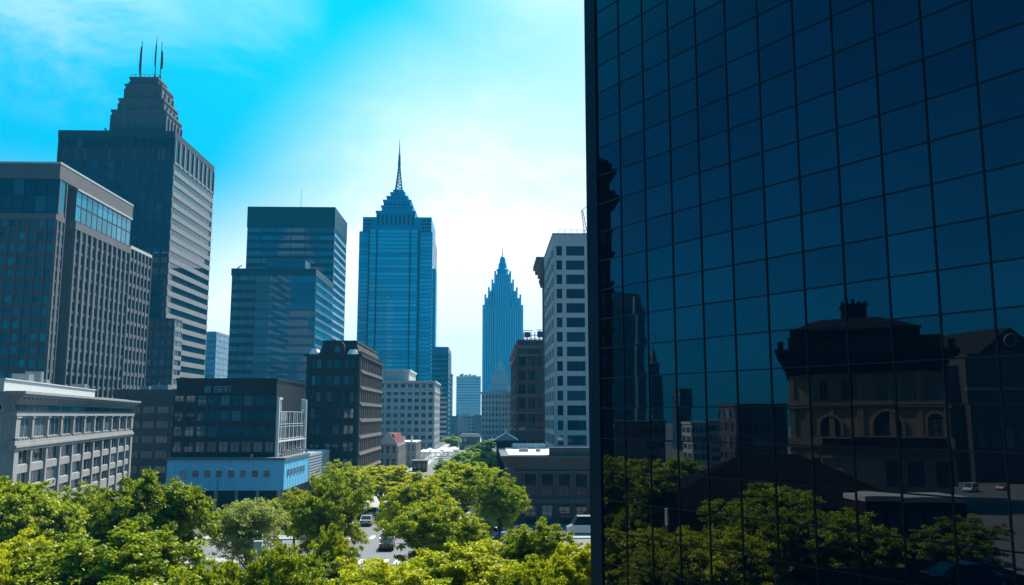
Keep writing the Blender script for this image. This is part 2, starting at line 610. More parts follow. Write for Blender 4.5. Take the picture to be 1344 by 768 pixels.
class Bld:
    def __init__(self, name, label, cat, base, group=None, hidden_below=900, virtual=False, sub=False, most=100):
        self.e = empty(name, base)
        tag(self.e, label, cat, group)
        self.base = Vector(base)
        self.parts, self.wins, self.single = {}, [], []
        self.hidden_below, self.virtual, self.sub, self.most = hidden_below, virtual, sub, most

    def mb(self, part, mat):
        k = (part, mat.name)
        if k not in self.parts:
            self.parts[k] = (MB(), mat)
        return self.parts[k][0]

    def solo(self, part, mat):
        m = MB()
        self.single.append((part, m, mat))
        return m

    def win(self, fr, u, z, w, h, style, fm, gm, n=0.0):
        self.wins.append((fr.p(u, n, z), fr.ang, round(w, 3), round(h, 3), style, fm, gm, fr.Nv))

    def finish(self):
        for (part, _), (mb, mat) in self.parts.items():
            if mb.f:
                mb.build(part, mat, self.e, self.base)
        for part, mb, mat in self.single:
            mb.build(part, mat, self.e, self.base)
        rank = []
        for w in self.wins:
            p, a, ww, hh = w[:4]
            q = project(p)
            if self.virtual:
                s = ww * hh + 1e-3 * w[7].dot(CP - Vector(p)) / 50
            elif q is None or not (-25 < q[0] < PW + 10 and -25 < q[1] < self.hidden_below):
                s = 0
            else:
                dd = (CP - Vector(p))
                s = ww * hh * max(0.0, w[7].dot(dd.normalized())) / dd.length_squared
            rank.append((s, w))
        rank.sort(key=lambda t: -t[0])
        inview = [r for r in rank if r[0] > 0]
        keep = [r[1] for r in inview[:self.most]]
        rest = [r[1] for r in inview[self.most:]] + [r[1] for r in rank if r[0] <= 0]
        for p, a, w, h, st, fm, gm, _ in keep:
            key = (w, h, st, fm.name, gm.name, self.sub)
            if key not in WINMESH:
                f, g = win_mb(w, h, st)
                if st == 'plain':
                    WINMESH[key] = (g.mesh('window', gm), None)
                elif self.sub:
                    WINMESH[key] = (f.mesh('window', fm), g.mesh('pane', gm))
                else:
                    n = len(f.v)
                    f.v += g.v
                    f.f += [tuple(i + n for i in q) for q in g.f]
                    f.m += [1] * len(g.f)
                    WINMESH[key] = (f.mesh('window', [fm, gm]), None)
            me, pm = WINMESH[key]
            o = bpy.data.objects.new('window', me)
            COL.objects.link(o)
            o.parent = self.e
            o.location = Vector(p) - self.base
            o.rotation_euler = (0, 0, a)
            if pm:
                c = bpy.data.objects.new('pane', pm)
                COL.objects.link(c)
                c.parent = o
        if rest:
            mats, big = [], MB()
            for p, a, w, h, st, fm, gm, _ in rest:
                f, g = win_mb(w, h, st)
                ca, sa = math.cos(a), math.sin(a)
                for mbx, mt in ((f, fm), (g, gm)):
                    if not mbx.f:
                        continue
                    if mt not in mats:
                        mats.append(mt)
                    mi, n = mats.index(mt), len(big.v)
                    big.v += [(p[0] + x * ca - y * sa, p[1] + x * sa + y * ca, p[2] + z) for x, y, z in mbx.v]
                    big.f += [tuple(i + n for i in q) for q in mbx.f]
                    big.m += [mi] * len(mbx.f)
            o = big.build('windows', mats, self.e, self.base)
            o['kind'] = 'stuff'
        return self.e


def facade(b, fr, width, z0, z1, cols, rows, wall, fm, gm, pier=0.2, span=0.3, pn=0.35, sn=0.25, style='mull2', mu=0.0,
           part='wall', skip=None, wallp=None, nb=0.0, cornerpier=True):
    """Piers and spandrels stand out from the core wall; a window sits in each opening between them."""
    cw, chh = (width - 2 * mu) / cols, (z1 - z0) / rows
    pb = b.mb(part, wallp or wall)
    sb = b.mb(part, wall)
    pw, shh = cw * pier, chh * span
    if pn > 0 and pier > 0:
        for i in range(cols + 1):
            if not cornerpier and i in (0, cols):
                continue
            u = mu + i * cw
            a, c = max(u - pw / 2, 0.0), min(u + pw / 2, width)
            pb.box(fr, a, c, nb - 0.05, nb + pn, z0, z1)
    if sn > 0 and span > 0:
        for j in range(rows):
            z = z0 + j * chh
            sb.box(fr, mu + 0.02, width - mu - 0.02, nb - 0.04, nb + sn, z + 0.012, z + shh)
    for i in range(cols):
        for j in range(rows):
            if skip and skip(i, j):
                continue
            b.win(fr, mu + (i + 0.5) * cw, z0 + j * chh + shh + (chh - shh) / 2, cw - pw - 0.01, chh - shh - 0.01, style, fm, gm, n=nb)


def FRONT(x0, y0):
    return Fr((x0, y0), (0, -1))


def RIGHT(x1, y0):
    return Fr((x1, y0), (1, 0))


def LEFT(x0, y1):
    return Fr((x0, y1), (-1, 0))


def blk(xl, xr, yt, y0, xe=None, ye=None):
    """Block from pixels: front left and right edges and roofline at depth y0; far end of the right face."""
    p, q = W(xl, yt, y0), W(xr, yt, y0)
    y1 = atX(xe, ye, q.x).y if xe else y0 + 30
    return p.x, q.x, y0, y1, q.z


def zat(py, y, px=640):
    return W(px, py, y).z


def roof_kit(b, x0, x1, y0, y1, z, n=5, seed=1, big=False):
    """Plant boxes, vents and pipes on a flat roof."""
    r = random.Random(seed)
    for i in range(n):
        w, d_, h = r.uniform(1.2, 4.5), r.uniform(1.2, 3.5), r.uniform(0.7, 2.2) * (1.6 if big else 1)
        x, y = r.uniform(x0 + 1, max(x0 + 1.1, x1 - w - 1)), r.uniform(y0 + 1, max(y0 + 1.1, y1 - d_ - 1))
        m = b.solo('roof_unit', M['steel'])
        m.abox(x, x + w, y, y + d_, z + 0.002 * i + 0.003, z + h)
        m.tube((x + w * .3, y + d_ * .5, z + h), (x + w * .3, y + d_ * .5, z + h + r.uniform(.3, 1)), 0.15, n=6)

# ------------------------------------------------------------------ the setting
gm_ = MB()
gm_.abox(-1500, 1500, -300, 2500, -0.6, 0.0)
tag(gm_.build('ground', M['ground']), kind='structure')
BX0, BX1 = -19.5, -6.5                                   # boulevard
CY0, CY1 = 106.0, 121.0                                  # cross street
rd = MB()
rd.abox(BX0, BX1, 20, 900, -0.1, 0.004)
tag(rd.build('road', M['asphalt']), kind='structure')
rd = MB()
rd.abox(-58, BX0, CY0, CY1, -0.1, 0.003)
rd.abox(BX1, 120, CY0, CY1, -0.1, 0.003)
tag(rd.build('cross_street', M['asphalt']), kind='structure')
pv = MB()
for x0, x1 in ((BX0 - 4.5, BX0), (BX1, BX1 + 4.5)):
    for y0, y1 in ((20, CY0 - 0.3), (CY1 + 0.3, 900)):
        pv.abox(x0, x1, y0, y1, -0.1, 0.13)
pv.abox(-58, BX0 - 4.6, CY0 - 4, CY0 - 0.3, -0.1, 0.132)
pv.abox(-50, BX0 - 4.6, CY1 + 0.3, CY1 + 4, -0.1, 0.132)
pv.abox(BX1 + 4.6, 90, CY1 + 0.3, CY1 + 5, -0.1, 0.132)
tag(pv.build('pavement', M['pave']), kind='structure')
mk = MB()
for k in range(60):
    y = 22 + k * 7.0
    if CY0 - 4 < y < CY1 + 1:
        continue
    mk.abox((BX0 + BX1) / 2 - 0.08, (BX0 + BX1) / 2 + 0.08, y, y + 3.0, 0.0, 0.008)
for k in range(9):
    x = BX0 + 0.9 + k * 1.35
    mk.abox(x, x + 0.6, CY0 - 4.2, CY0 - 1.2, 0.0, 0.008)
    mk.abox(x, x + 0.6, CY1 + 1.0, CY1 + 4.0, 0.0, 0.008)
for k in range(40):
    x = -56 + k * 4.4
    if BX0 - 3 < x < BX1 + 1:
        continue
    mk.abox(x, x + 2.0, (CY0 + CY1) / 2 - 0.07, (CY0 + CY1) / 2 + 0.07, 0.0, 0.007)
tag(mk.build('road_markings', M['paint']), kind='structure')

# ------------------------------------------------------------------ the mirror glass tower on the right
TW, RZ = 2.45, 2.02
T0, ROW0 = 0.30, 25.05 - 12 * 2.02
HT = 46
mf = Fr(P0 - FDIR * 45, FN)                              # left corner seen from outside?
# seen from outside (from FN side) U must run with Fr convention; find which end is the left one
_u = Vector((-FN.y, FN.x, 0))
far_is_left = _u.dot(FDIR) < 0
mf = Fr(P0 if far_is_left else P0 - FDIR * 45, FN)
tu = (lambda t: t) if far_is_left else (lambda t: 45 - t)
mt = empty('glass_tower', tuple(P0))
tag(mt, 'dark mirror glass office tower reflecting the sky, trees and an old palace', 'office tower')
pr = np.random.default_rng(3)
panes = []
ncol = 17
for i in range(ncol):
    for j in range(-1, HT - 6):
        za, zb = ROW0 + j * RZ, ROW0 + (j + 1) * RZ
        if j == -1:
            za = 0.05
        ta, tb = T0 + i * TW, T0 + (i + 1) * TW
        q = project(mf.p(tu((ta + tb) / 2), 0, (za + zb) / 2))
        inn = q and -40 < q[0] < PW + 60 and -40 < q[1] < PH + 50
        panes.append((0 if not inn else 1 / q[2] ** 2, ta, tb, za, zb))
panes.sort(key=lambda t: -t[0])
stuffp = MB()
for k, (s, ta, tb, za, zb) in enumerate(panes):
    tilt, lean = pr.normal(0, 0.0006, 2)
    a, c = sorted((tu(ta), tu(tb)))
    cx, cz, hw, hh = (a + c) / 2, (za + zb) / 2, (c - a) / 2 - 0.035, (zb - za) / 2 - 0.035

    def corner(su, sz, back):
        return mf.p(cx + su * hw, -0.02 + su * hw * tilt + sz * hh * lean - back, cz + sz * hh)
    one = k < 100 and s > 0
    mb = MB() if one else stuffp
    # a slightly bellied sheet: 3 x 3 outer points
    g = 4
    bel = pr.normal(0.0, 0.0008)
    n0 = len(mb.v)
    for jj in range(g + 1):
        for ii in range(g + 1):
            su, sz = -1 + 2 * ii / g, -1 + 2 * jj / g
            p = Vector(corner(su, sz, 0)) + mf.Nv * (bel * (1 - su * su) * (1 - sz * sz))
            mb.v.append(tuple(p))
    for jj in range(g):
        for ii in range(g):
            r0 = n0 + jj * (g + 1) + ii
            mb.f.append((r0, r0 + 1, r0 + g + 2, r0 + g + 1))
            mb.m.append(0)
    b4 = [corner(-1, -1, 0.03), corner(1, -1, 0.03), corner(1, 1, 0.03), corner(-1, 1, 0.03)]
    mb.poly(list(reversed(b4)))
    f4 = [corner(-1, -1, 0), corner(1, -1, 0), corner(1, 1, 0), corner(-1, 1, 0)]
    for e_ in range(4):
        h_ = (e_ + 1) % 4
        mb.poly([f4[e_], b4[e_], b4[h_], f4[h_]])
    if one:
        mb.build('glass_panel', M['mirror'], mt, P0, smooth=False)
for o in mt.children:
    o.data.polygons.foreach_set('use_smooth', [i < 16 for i in range(len(o.data.polygons))])
so_ = stuffp.build('glass_panels', M['mirror'], mt, P0)
so_['kind'] = 'stuff'
fr_ = MB()
ztop = ROW0 + (HT - 6) * RZ
for i in range(1, ncol + 1):
    u = tu(T0 + i * TW)
    fr_.box(mf, u - 0.035, u + 0.035, -0.06, 0.035, 0.02, ztop)
for j in range(0, HT - 5):
    z = ROW0 + j * RZ
    a, c = sorted((tu(T0), tu(T0 + ncol * TW)))
    fr_.box(mf, a, c, -0.055, 0.028, z - 0.035, z + 0.035)
fr_.build('mullions', M['mirrorframe'], mt, P0)
cf = MB()
a, c = sorted((tu(-0.9), tu(T0)))
cf.box(mf, a, c, -1.2, 0.10, 0.0, ztop + 0.5)
cf.build('corner_column', M['mirroredge'], mt, P0)
co = MB()
a, c = sorted((tu(-0.82), tu(T0 + ncol * TW)))
co.box(mf, a, c, -30, -0.08, 0.0, ztop + 0.4)
co.build('body', M['mirrorframe'], mt, P0)

# ------------------------------------------------------------------ pale stone block, front left (set at an angle)
oL, oR = W(18, 530, 120), W(172, 545, 207)
dv = Vector((oR.x - oL.x, oR.y - oL.y, 0))
Lb = dv.length
dv.normalize()
fB = Fr(oL, (dv.y, -dv.x))
zb = lambda py: zat(py, 120, 18)
B = Bld('stone_office_block', 'pale stone office block with pilasters and a white attic parapet at far left', 'building',
        (oL.x, oL.y, 0), hidden_below=660, sub=True)
c = B.mb('wall', M['stone'])
c.box(fB, 0, Lb, -25, 0, 0, zb(513))
BAY = 11
cwb = Lb / BAY
for i in range(BAY + 1):
    u = min(max(i * cwb, 0.9), Lb - 0.9)
    hw = 0.95 if i in (0, BAY) else 0.42
    c.box(fB, u - hw, u + hw, -0.05, 0.55, 0, zb(590))
    c.box(fB, u - hw, u + hw, -0.05, 0.5, zb(576), zb(540))
    c.box(fB, u - hw - .12, u + hw + .12, -0.05, 0.62, zb(549), zb(546.2))
for i in range(BAY):
    u0, u1 = i * cwb + 0.42, (i + 1) * cwb - 0.42
    um = (u0 + u1) / 2
    # frieze lights, tall windows, lower floors
    B.win(fB, um, (zb(530) + zb(539)) / 2, cwb - 1.0, zb(530) - zb(539), 'mull3', M['stone'], GLS['dark'], n=0.01)
    B.win(fB, um, (zb(548) + zb(576)) / 2, cwb - 1.0, zb(548) - zb(576), 'mull3', M['stonew'], GLS['dark'], n=0.01)
    B.win(fB, um, (zb(592) + zb(613)) / 2, cwb - 1.0, zb(592) - zb(613), 'mull3', M['stonew'], GLS['dark'], n=0.01)
    B.win(fB, um, (zb(624) + zb(644)) / 2, cwb - 1.0, zb(624) - zb(644), 'mull3', M['stonew'], GLS['dark'], n=0.01)
    B.win(fB, um, (zb(655) + zb(672)) / 2, cwb - 1.0, zb(655) - zb(672), 'mull3', M['stonew'], GLS['dark'], n=0.01)
    for za, zc in ((624, 613), (655, 644), (690, 672)):
        c.box(fB, u0 - 0.05, u1 + 0.05, -0.03, 0.3, zb(za) + 0.01, zb(zc) - 0.01)
    for k in range(6):                                    # balustrade panel under the tall windows
        uu = u0 + (k + 0.5) * (u1 - u0) / 6
        c.box(fB, uu - 0.2, uu + 0.2, 0.02, 0.38, zb(579.5), zb(576.3))
cor = B.mb('cornice', M['stone'])
for za, zc, n_ in ((546.2, 540, 0.66), (530, 526, 0.5), (526, 521, 0.95), (521, 517, 1.5), (517, 513.4, 1.85)):
    cor.box(fB, -n_, Lb + n_ * .6, -0.3, n_, zb(za) + 0.002, zb(zc))
for za, zc, n_ in ((592, 588, 0.68), (588, 584.5, 0.85), (584.5, 579.5, 0.6)):
    cor.box(fB, -n_ * .5, Lb + n_ * .3, -0.3, n_, zb(za) + 0.002, zb(zc))
for k in range(46):
    u = (k + .5) * Lb / 46
    cor.box(fB, u - 0.3, u + 0.3, 0.4, 1.3, zb(521.0) - 0.35, zb(521) - 0.01)
pa = B.mb('parapet', M['stonew'])
pa.box(fB, -0.5, Lb * 0.62, -22, -1.2, zb(513) - .1, zb(498))
pa.box(fB, -0.7, Lb * 0.62 + .2, -22.2, -1.0, zb(498) + .002, zb(496.5))
pa.box(fB, Lb * .66, Lb + .5, -6, -0.8, zb(513) - .1, zb(510.5))
sd_ = Fr(fB.p(0, -25, 0), -dv)
sd_ = Fr(fB.p(0, 0, 0) if True else 0, (-dv.x, -dv.y))
lf = Fr(fB.p(0, -25, 0), (-dv.x, -dv.y))
for za, zc in ((530, 539), (548, 576), (592, 613), (624, 644)):
    for i in range(4):
        B.win(lf, 3.4 + i * 6.0, (zb(za) + zb(zc)) / 2, 4.6, zb(za) - zb(zc), 'mull3', M['stonew'], GLS['dark'], n=0.01)
for u, w_, h_ in ((Lb * .30, 3.0, 1.9), (Lb * .38, 1.6, 2.6), (Lb * .42, 2.2, 1.4), (Lb * .75, 2.0, 1.6)):
    B.solo('roof_unit', M['steel']).box(fB, u, u + w_, -8, -5.5, zb(513) - .1, zb(498) + h_)
B.finish()

# ------------------------------------------------------------------ brown office tower with projecting bays
x0, x1, y0, y1, zt = blk(-130, 78, 215, 230, 173, 270)
y2 = atX(198, 339, x1).y
zwing = atX(198, 339, x1).z
B = Bld('brown_office_tower', 'dark brown office tower with vertical fins and a big glazed band under its roof', 'office tower',
        ((x0 + x1) / 2, (y0 + y1) / 2, 0), hidden_below=525)
zA, zBd, zC = zat(234, y0, 40), zat(280, y0, 40), zat(288, y0, 40)
ys0, ys1 = y0 + 5.0, y0 + 10.5
w = B.mb('wall', M['brown'])
w.abox(x0, x1, y0 + .5, ys0, 0, zA)
w.abox(x0, x1 - 4.2, ys0, ys1, 0, zA)
w.abox(x0, x1 - .0, ys1, y1, 0, zA)
w.abox(x0, x1 - .01, y1, y2, 0, zwing)
pa = B.mb('parapet', M['brownlit'])
pa.abox(x0 - .3, x1 + .35, y0, y1 + .3, zA + .003, zt)
le = B.mb('ledge', M['ledge'])
le.abox(x0, x1 + .45, y0 - .1, y1 + .4, zt + .003, zt + .5)
le.box(RIGHT(x1, ys1), 0, y1 - ys1, 0, .6, zA - .5, zA - .02)
le.box(RIGHT(x1, y1 + .4), 0, y2 - y1 - .4, -.5, .4, zwing + .004, zwing + 1.0)
led = B.mb('ledge_band', M['brownlit'])
led.abox(x0, x1 + .2, y0 - .05, ys0 + .1, zC, zBd)
led.abox(x1 - 6, x1 + .5, ys1 - .05, y1 + .1, zC - .3, zBd + .2)
wf, wr = FRONT(x0, y0 + .5), RIGHT(x1, y0)
cols = 22
facade(B, wf, x1 - x0, zBd, zA, 14, 2, M['navy'], M['navy'], GLS['navy'], pier=.06, span=.08, pn=.2, sn=.1, style='plain', part='upper_glazing')
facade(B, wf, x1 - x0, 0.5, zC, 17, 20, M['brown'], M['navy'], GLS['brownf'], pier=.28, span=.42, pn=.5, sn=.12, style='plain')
Lr = y1 - ys1
rf = RIGHT(x1, ys1)
facade(B, rf, Lr, zBd + .2, zA - .5, 11, 2, M['navy'], M['navy'], GLS['blue'], pier=.08, span=.1, pn=.12, sn=.08, style='plain', part='upper_glazing')
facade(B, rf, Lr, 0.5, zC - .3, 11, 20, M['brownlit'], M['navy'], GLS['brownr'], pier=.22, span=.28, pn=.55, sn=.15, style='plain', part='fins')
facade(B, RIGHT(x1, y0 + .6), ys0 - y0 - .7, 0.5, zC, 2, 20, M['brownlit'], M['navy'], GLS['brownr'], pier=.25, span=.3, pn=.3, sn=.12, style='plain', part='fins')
facade(B, RIGHT(x1, y0 + .6), ys0 - y0 - .7, zBd, zA, 1, 1, M['brownlit'], M['navy'], GLS['blue'], pier=.2, span=.1, pn=.3, sn=.12, style='plain', part='fins')
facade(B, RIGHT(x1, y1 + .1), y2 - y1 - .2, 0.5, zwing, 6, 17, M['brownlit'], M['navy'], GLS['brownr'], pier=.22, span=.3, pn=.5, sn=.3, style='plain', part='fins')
for px, h in ((33, 9), (16, 4), (30, 6)):
    p = W(px, 214, y0 + 12)
    an = B.solo('antenna', M['steel'])
    an.tube((p.x, p.y, zt), (p.x, p.y, zt + h * .22 + .8), 0.09, n=5)
    an.tube((p.x - .7, p.y, zt + h * .2), (p.x + .7, p.y, zt + h * .2), 0.05, n=4)
roof_kit(B, x1 - 8, x1 - 1, y1 + 2, y2 - 2, zwing, 4, 5)
B.finish()

# ------------------------------------------------------------------ tall tower with a stepped stone crown
x0, x1, y0, y1, zt = blk(78, 230, 174, 320, 281, 218)
B = Bld('crowned_tower', 'tall dark office tower with striped side and a stepped stone crown bearing three flagpoles', 'skyscraper',
        ((x0 + x1) / 2, (y0 + y1) / 2, 0), hidden_below=515)
w = B.mb('wall', M['navy2'])
w.abox(x0, x1, y0, y1, 0, zt)
w.abox(x0 - .2, x1 + .2, y0 - .5, y1 + .2, zt - 2.2, zt + .4)
fF, fR = FRONT(x0, y0), RIGHT(x1, y0)
zs = zat(212, y0, 150)
facade(B, fF, x1 - x0, zat(195, y0, 150), zt - 2.4, 14, 1, M['navy'], M['navy'], GLS['dark'], pier=.2, span=.12, pn=.5, sn=.2, style='plain', part='screen')
facade(B, fF, x1 - x0, zs, zat(195, y0, 150), 28, 1, M['navy2'], M['stripe'], GLS['dark'], pier=.4, span=.1, pn=.5, sn=.2, style='mull2', part='screen')
facade(B, fF, x1 - x0, 2, zs, 14, 27, M['navy2'], M['navy'], GLS['navy'], pier=.22, span=.32, pn=.4, sn=.15, style='mull2')
zr = zat(204, y0, 230) - 3.0
facade(B, fR, y1 - y0, zr, zt - 2.4, 9, 1, M['stripe'], M['navy'], GLS['dark'], pier=.16, span=.1, pn=.5, sn=.3, style='mull2', part='loggia')
facade(B, fR, y1 - y0, 2, zr, 1, 26, M['stripe'], M['navy2'], GLS['stripe'], pier=0.02, span=.45, pn=.2, sn=.35, style='mull20', part='spandrels')
# lower shoulder in front, left part of the shaft
xs0, xs1, ys0, _, zsh = blk(186, 228, 418, 312)
w.abox(xs0, xs1 + .3, ys0, y0 + .2, 0, zsh)
facade(B, FRONT(xs0, ys0), xs1 - xs0, 2, zsh - 1, 5, 14, M['navy2'], M['navy'], GLS['dark'], pier=.3, span=.4, pn=.25, sn=.15, style='plain')
facade(B, RIGHT(xs1 + .3, ys0), y0 - ys0, 2, zsh - 1, 2, 14, M['stripe'], M['navy2'], GLS['stripe'], pier=.15, span=.45, pn=.2, sn=.3, style='mull2', part='spandrels')
# crown: stacked set-backs
cr_ = B.mb('crown', M['deco'])
yc = y0 + 6
xe = atX
def step(l, r, yt, yb, yf, dep, proj=True, mb=cr_):
    a, c_ = W(l, yt, yf), W(r, yt, yf)
    mb.abox(a.x, c_.x, yf, yf + dep, W(l, yb, yf).z - 2, a.z)
    mb.abox(a.x - .3, c_.x + .3, yf - .3, yf + dep + .3, a.z + .003, a.z + .9)
    n = max(3, int((c_.x - a.x) / 2.6))
    for i in range(n + 1):
        u = a.x + (c_.x - a.x) * i / n
        mb.abox(u - .35, u + .35, yf - .45, yf + .1, W(l, yb, yf).z - 2, a.z - 1.2)
    m_ = max(3, int(dep / 3.2))
    for i in range(m_ + 1):
        v = yf + dep * i / m_
        mb.abox(c_.x - .1, c_.x + .45, v - .35, v + .35, W(l, yb, yf).z - 2, a.z - 1.2)
    return a.x, c_.x, yf, yf + dep, a.z
step(147, 218, 147, 174, yc, 17)
step(156.5, 215, 132, 150, yc + 1, 15)
s3 = step(165, 212, 113, 150, yc + 2, 12.5)
s4 = step(171, 207.5, 104, 116, yc + 3.5, 9)
for i, px in enumerate((184, 203, 210)):
    yy = yc + 6 + i * 1.2
    p, tp = W(px, 104, yy), W(px + (1.5 if i == 0 else .5), (54, 49, 55)[i], yy)
    pm = MB()
    pm.tube((p.x, yy, s4[4] - .2), (p.x, yy, tp.z), 0.22, 0.12, n=8)
    for sx, sy in ((-1.2, 0), (1.2, 0), (0, 1.2)):
        pm.tube((p.x + sx, yy + sy, s4[4] - .2), (p.x, yy, s4[4] + 4.2), 0.1, n=5)
    o = pm.build('flagpole', M['pole'], B.e, B.base)
    fz1, fz0 = tp.z - (tp.z - s4[4]) * (.14 if i < 2 else .22), s4[4] + (tp.z - s4[4]) * (.2 if i < 1 else .36)
    fm_ = MB()
    sgn = -1 if i == 0 else 1 if i == 2 else -.6
    ring = [(.12, .0), (.55, .35), (.85, .55), (.6, .3), (.1, .1)]
    pts = [(fz1, .40), (fz1 - (fz1 - fz0) * .3, .55), (fz1 - (fz1 - fz0) * .7, .68), (fz0, .50)]
    lo = lambda z, k: [(p.x + sgn * (.1 + .9 * k), yy - .3 * k, z), (p.x + sgn * (.1 + 1.1 * k), yy + .25 * k, z), (p.x + sgn * .1, yy + .3, z), (p.x + sgn * .1, yy - .3, z)]
    for (za, ka), (zc, kc) in zip(pts[:-1], pts[1:]):
        fm_.hexa(lo(zc, kc), lo(za, ka))
    f_ = fm_.build('flag', M['flag'], o, B.base)
rl = B.mb('roof_railing', M['steel'])
for i in range(7):
    u = s4[0] + (s4[1] - s4[0]) * i / 6
    rl.tube((u, s4[2] + .5, s4[4]), (u, s4[2] + .5, s4[4] + 2.2), .1, n=5)
rl.tube((s4[0], s4[2] + .5, s4[4] + 2.1), (s4[1], s4[2] + .5, s4[4] + 2.1), .09, n=5)
bp = W(143, 170, y0 + 3)
rl.tube((bp.x, bp.y, zt), (bp.x - 1.5, bp.y, zt + 2.4), .35, n=6)
B.finish()

# ------------------------------------------------------------------ low dark brown block
x0, x1, y0, y1, zt = blk(150, 262, 513, 222)
B = Bld('brown_brick_block', 'low dark brown brick block between the pale stone block and the black glass block', 'building',
        ((x0 + x1) / 2, y0, 0), hidden_below=640)
B.mb('wall', M['darkbrown']).abox(x0, x1, y0, y0 + 25, 0, zt)
B.mb('parapet', M['darkbrown']).abox(x0 - .3, x1 + .3, y0 - .25, y0 + 25.2, zt - 1.2, zt + .3)
facade(B, FRONT(x0, y0), x1 - x0, .5, zt - 3.8, 6, 5, M['darkbrown'], M['navy'], GLS['dark'], pier=.16, span=.5, pn=.12, sn=.2, style='mull3')
roof_kit(B, x0 + 2, x1 - 2, y0 + 2, y0 + 20, zt, 3, 4)
B.finish()

# ------------------------------------------------------------------ black glass block on a pale blue podium
x0, x1, y0, y1, zt = blk(220, 373, 604, 155, 405, 600)
y2 = atX(432, 598, x1).y
zb_ = zat(644, y0, 300)
B = Bld('black_glass_block', 'black glass office block of four floors standing on a pale blue panelled podium', 'building',
        ((x0 + x1) / 2, (y0 + y2) / 2, 0), hidden_below=660, sub=True)
po = B.mb('podium', M['bluepanel'])
po.abox(x0, x1, y0, y1, zb_, zt)
nse = 30
for i in range(nse + 1):                                   # panel joints stand a little proud
    u = x0 + (x1 - x0) * i / nse
    po.abox(u - .05, u + .05, y0 - .05, y0 + .02, zb_ + .02, zt - .3)
for i in range(16):
    v = y0 + (y1 - y0) * (i + .5) / 16
    po.abox(x1 - .02, x1 + .05, v - .05, v + .05, zb_ + .02, zt - .3)
gp_ = B.mb('podium_extension', M['greypanel'])
gp_.abox(x0 + 3, x1 + .02, y1 + .01, y2, zb_, zt + .15)
for j in range(9):
    z = zb_ + (zt - zb_) * (j + .5) / 9
    gp_.abox(x1 - .05, x1 + .12, y1 + .3, y2, z - .12, z + .12)
B.mb('podium_roof', M['roofing']).abox(x0 - .25, x1 + .25, y0 - .25, y1 + .2, zt + .003, zt + .4)
B.mb('recessed_base', M['black']).abox(x0 + 1.5, x1 - 1.2, y0 + 2.0, y2 - 1, 0, zb_ - .01)
for i in range(6):
    u = x0 + 1 + (x1 - x0 - 2) * i / 5
    B.solo('column', M['greypanel']).tube((u, y0 + .9, 0), (u, y0 + .9, zb_ + .05), .28, n=10)
zw = zat(622, y0, 300)
for i in range(8):
    px = 241 + i * 15.6
    p = W(px, 622, y0)
    B.win(FRONT(0, y0), p.x, zw, 1.05, 1.15, 'cross' if i % 3 else 'sash', M['greypanel'], GLS['pod'], n=.02)
for i in range(6):
    B.win(RIGHT(x1, y0), 3.2 + i * 2.6, zw, .95, 1.2, 'sash', M['greypanel'], GLS['pod'], n=.02)
# the glass block
yb0 = 158.0
gx0, gx1 = W(226, 560, yb0).x, W(362, 560, yb0).x
yb1 = atX(399, 560, gx1).y
ztop_ = zat(499, yb0, 300)
zg0, zg1 = zt + .4, zat(519, yb0, 300)
k_ = B.mb('wall', M['black'])
k_.abox(gx0, gx1, yb0, yb1, zt, zg1)
k_.abox(gx0 + .4, gx1 - .1, yb0 + .1, yb1, zg1 - .1, ztop_)
k_.abox(gx0 + .2, gx1 + .1, yb0 - .1, yb1 + .1, ztop_ + .004, ztop_ + .35)
facade(B, FRONT(gx0, yb0), gx1 - gx0, zg0, zg1, 9, 4, M['black'], M['blackglassframe'], GLS['pod'], pier=.18, span=.3, pn=.22, sn=.1, style='cross', wallp=M['blackglassframe'])
rfr = RIGHT(gx1, yb0)
facade(B, rfr, yb1 - yb0, zg0, zg1 - 2.8, 7, 3, M['black'], M['white'], GLS['dark'], pier=.05, span=.12, pn=.15, sn=.1, style='mull2', part='side_glazing', wallp=M['white'])
sg = B.mb('side_frame', M['white'])
sg.box(rfr, .05, .45, .02, .5, zg0, zg1 - .3)
sg.box(rfr, yb1 - yb0 - .4, yb1 - yb0, .02, .5, zg0, zg1 - .3)
sg.box(rfr, .46, yb1 - yb0 - .42, .02, .4, zg0 + 2.5, zg0 + 2.75)
sg.box(rfr, .46, 3.0, .02, .4, zg1 - .7, zg1 - .35)
for u in (1.3, 2.4):
    sg.box(rfr, u, u + .16, .02, .3, zg1 - 2.8, zg1 - .71)
B.win(rfr, 1.7, zg1 - 1.8, 2.2, 1.9, 'mull2', M['white'], GLS['blue'], n=.0)
B.win(rfr, yb1 - yb0 - 2.0, zg1 - 1.4, 2.6, 2.3, 'mull2', M['white'], GLS['blue'], n=.0)
for i, (a, c_) in enumerate(((269, 276), (281, 289), (290, 296), (297, 303))):
    p, q = W(a, 511, yb0), W(c_, 511, yb0)
    B.win(FRONT(0, yb0 + .1), (p.x + q.x) / 2, zat(511, yb0, 280), q.x - p.x, 1.05, 'sash', M['greypanel'], GLS['pod'], n=.02)
roof_kit(B, gx0 + 2, gx1 - 4, yb0 + 3, yb1 - 4, ztop_ - 1.6, 4, 9)
for i in range(9):
    u = 1.5 + i * 2.0
    B.solo('roof_vent', M['steel']).abox(x1 - 2.2 + (i % 2) * .5, x1 - 1.2, y0 + 4 + i * 1.8, y0 + 5.1 + i * 1.8, zt + .4, zt + .9 + (i % 3) * .25)
p = W(330, 600, y0 + .6)
B.solo('roof_vent', M['steel']).tube((p.x, p.y, zt + .4), (p.x, p.y, zt + 1.0), .25, n=8)
p = W(409, 598, y1)
B.solo('roof_vent', M['steel']).tube((x1 - .8, y1 + 1.5, zt), (x1 - .8, y1 + 1.5, zt + 1.2), .2, n=8)
B.finish()

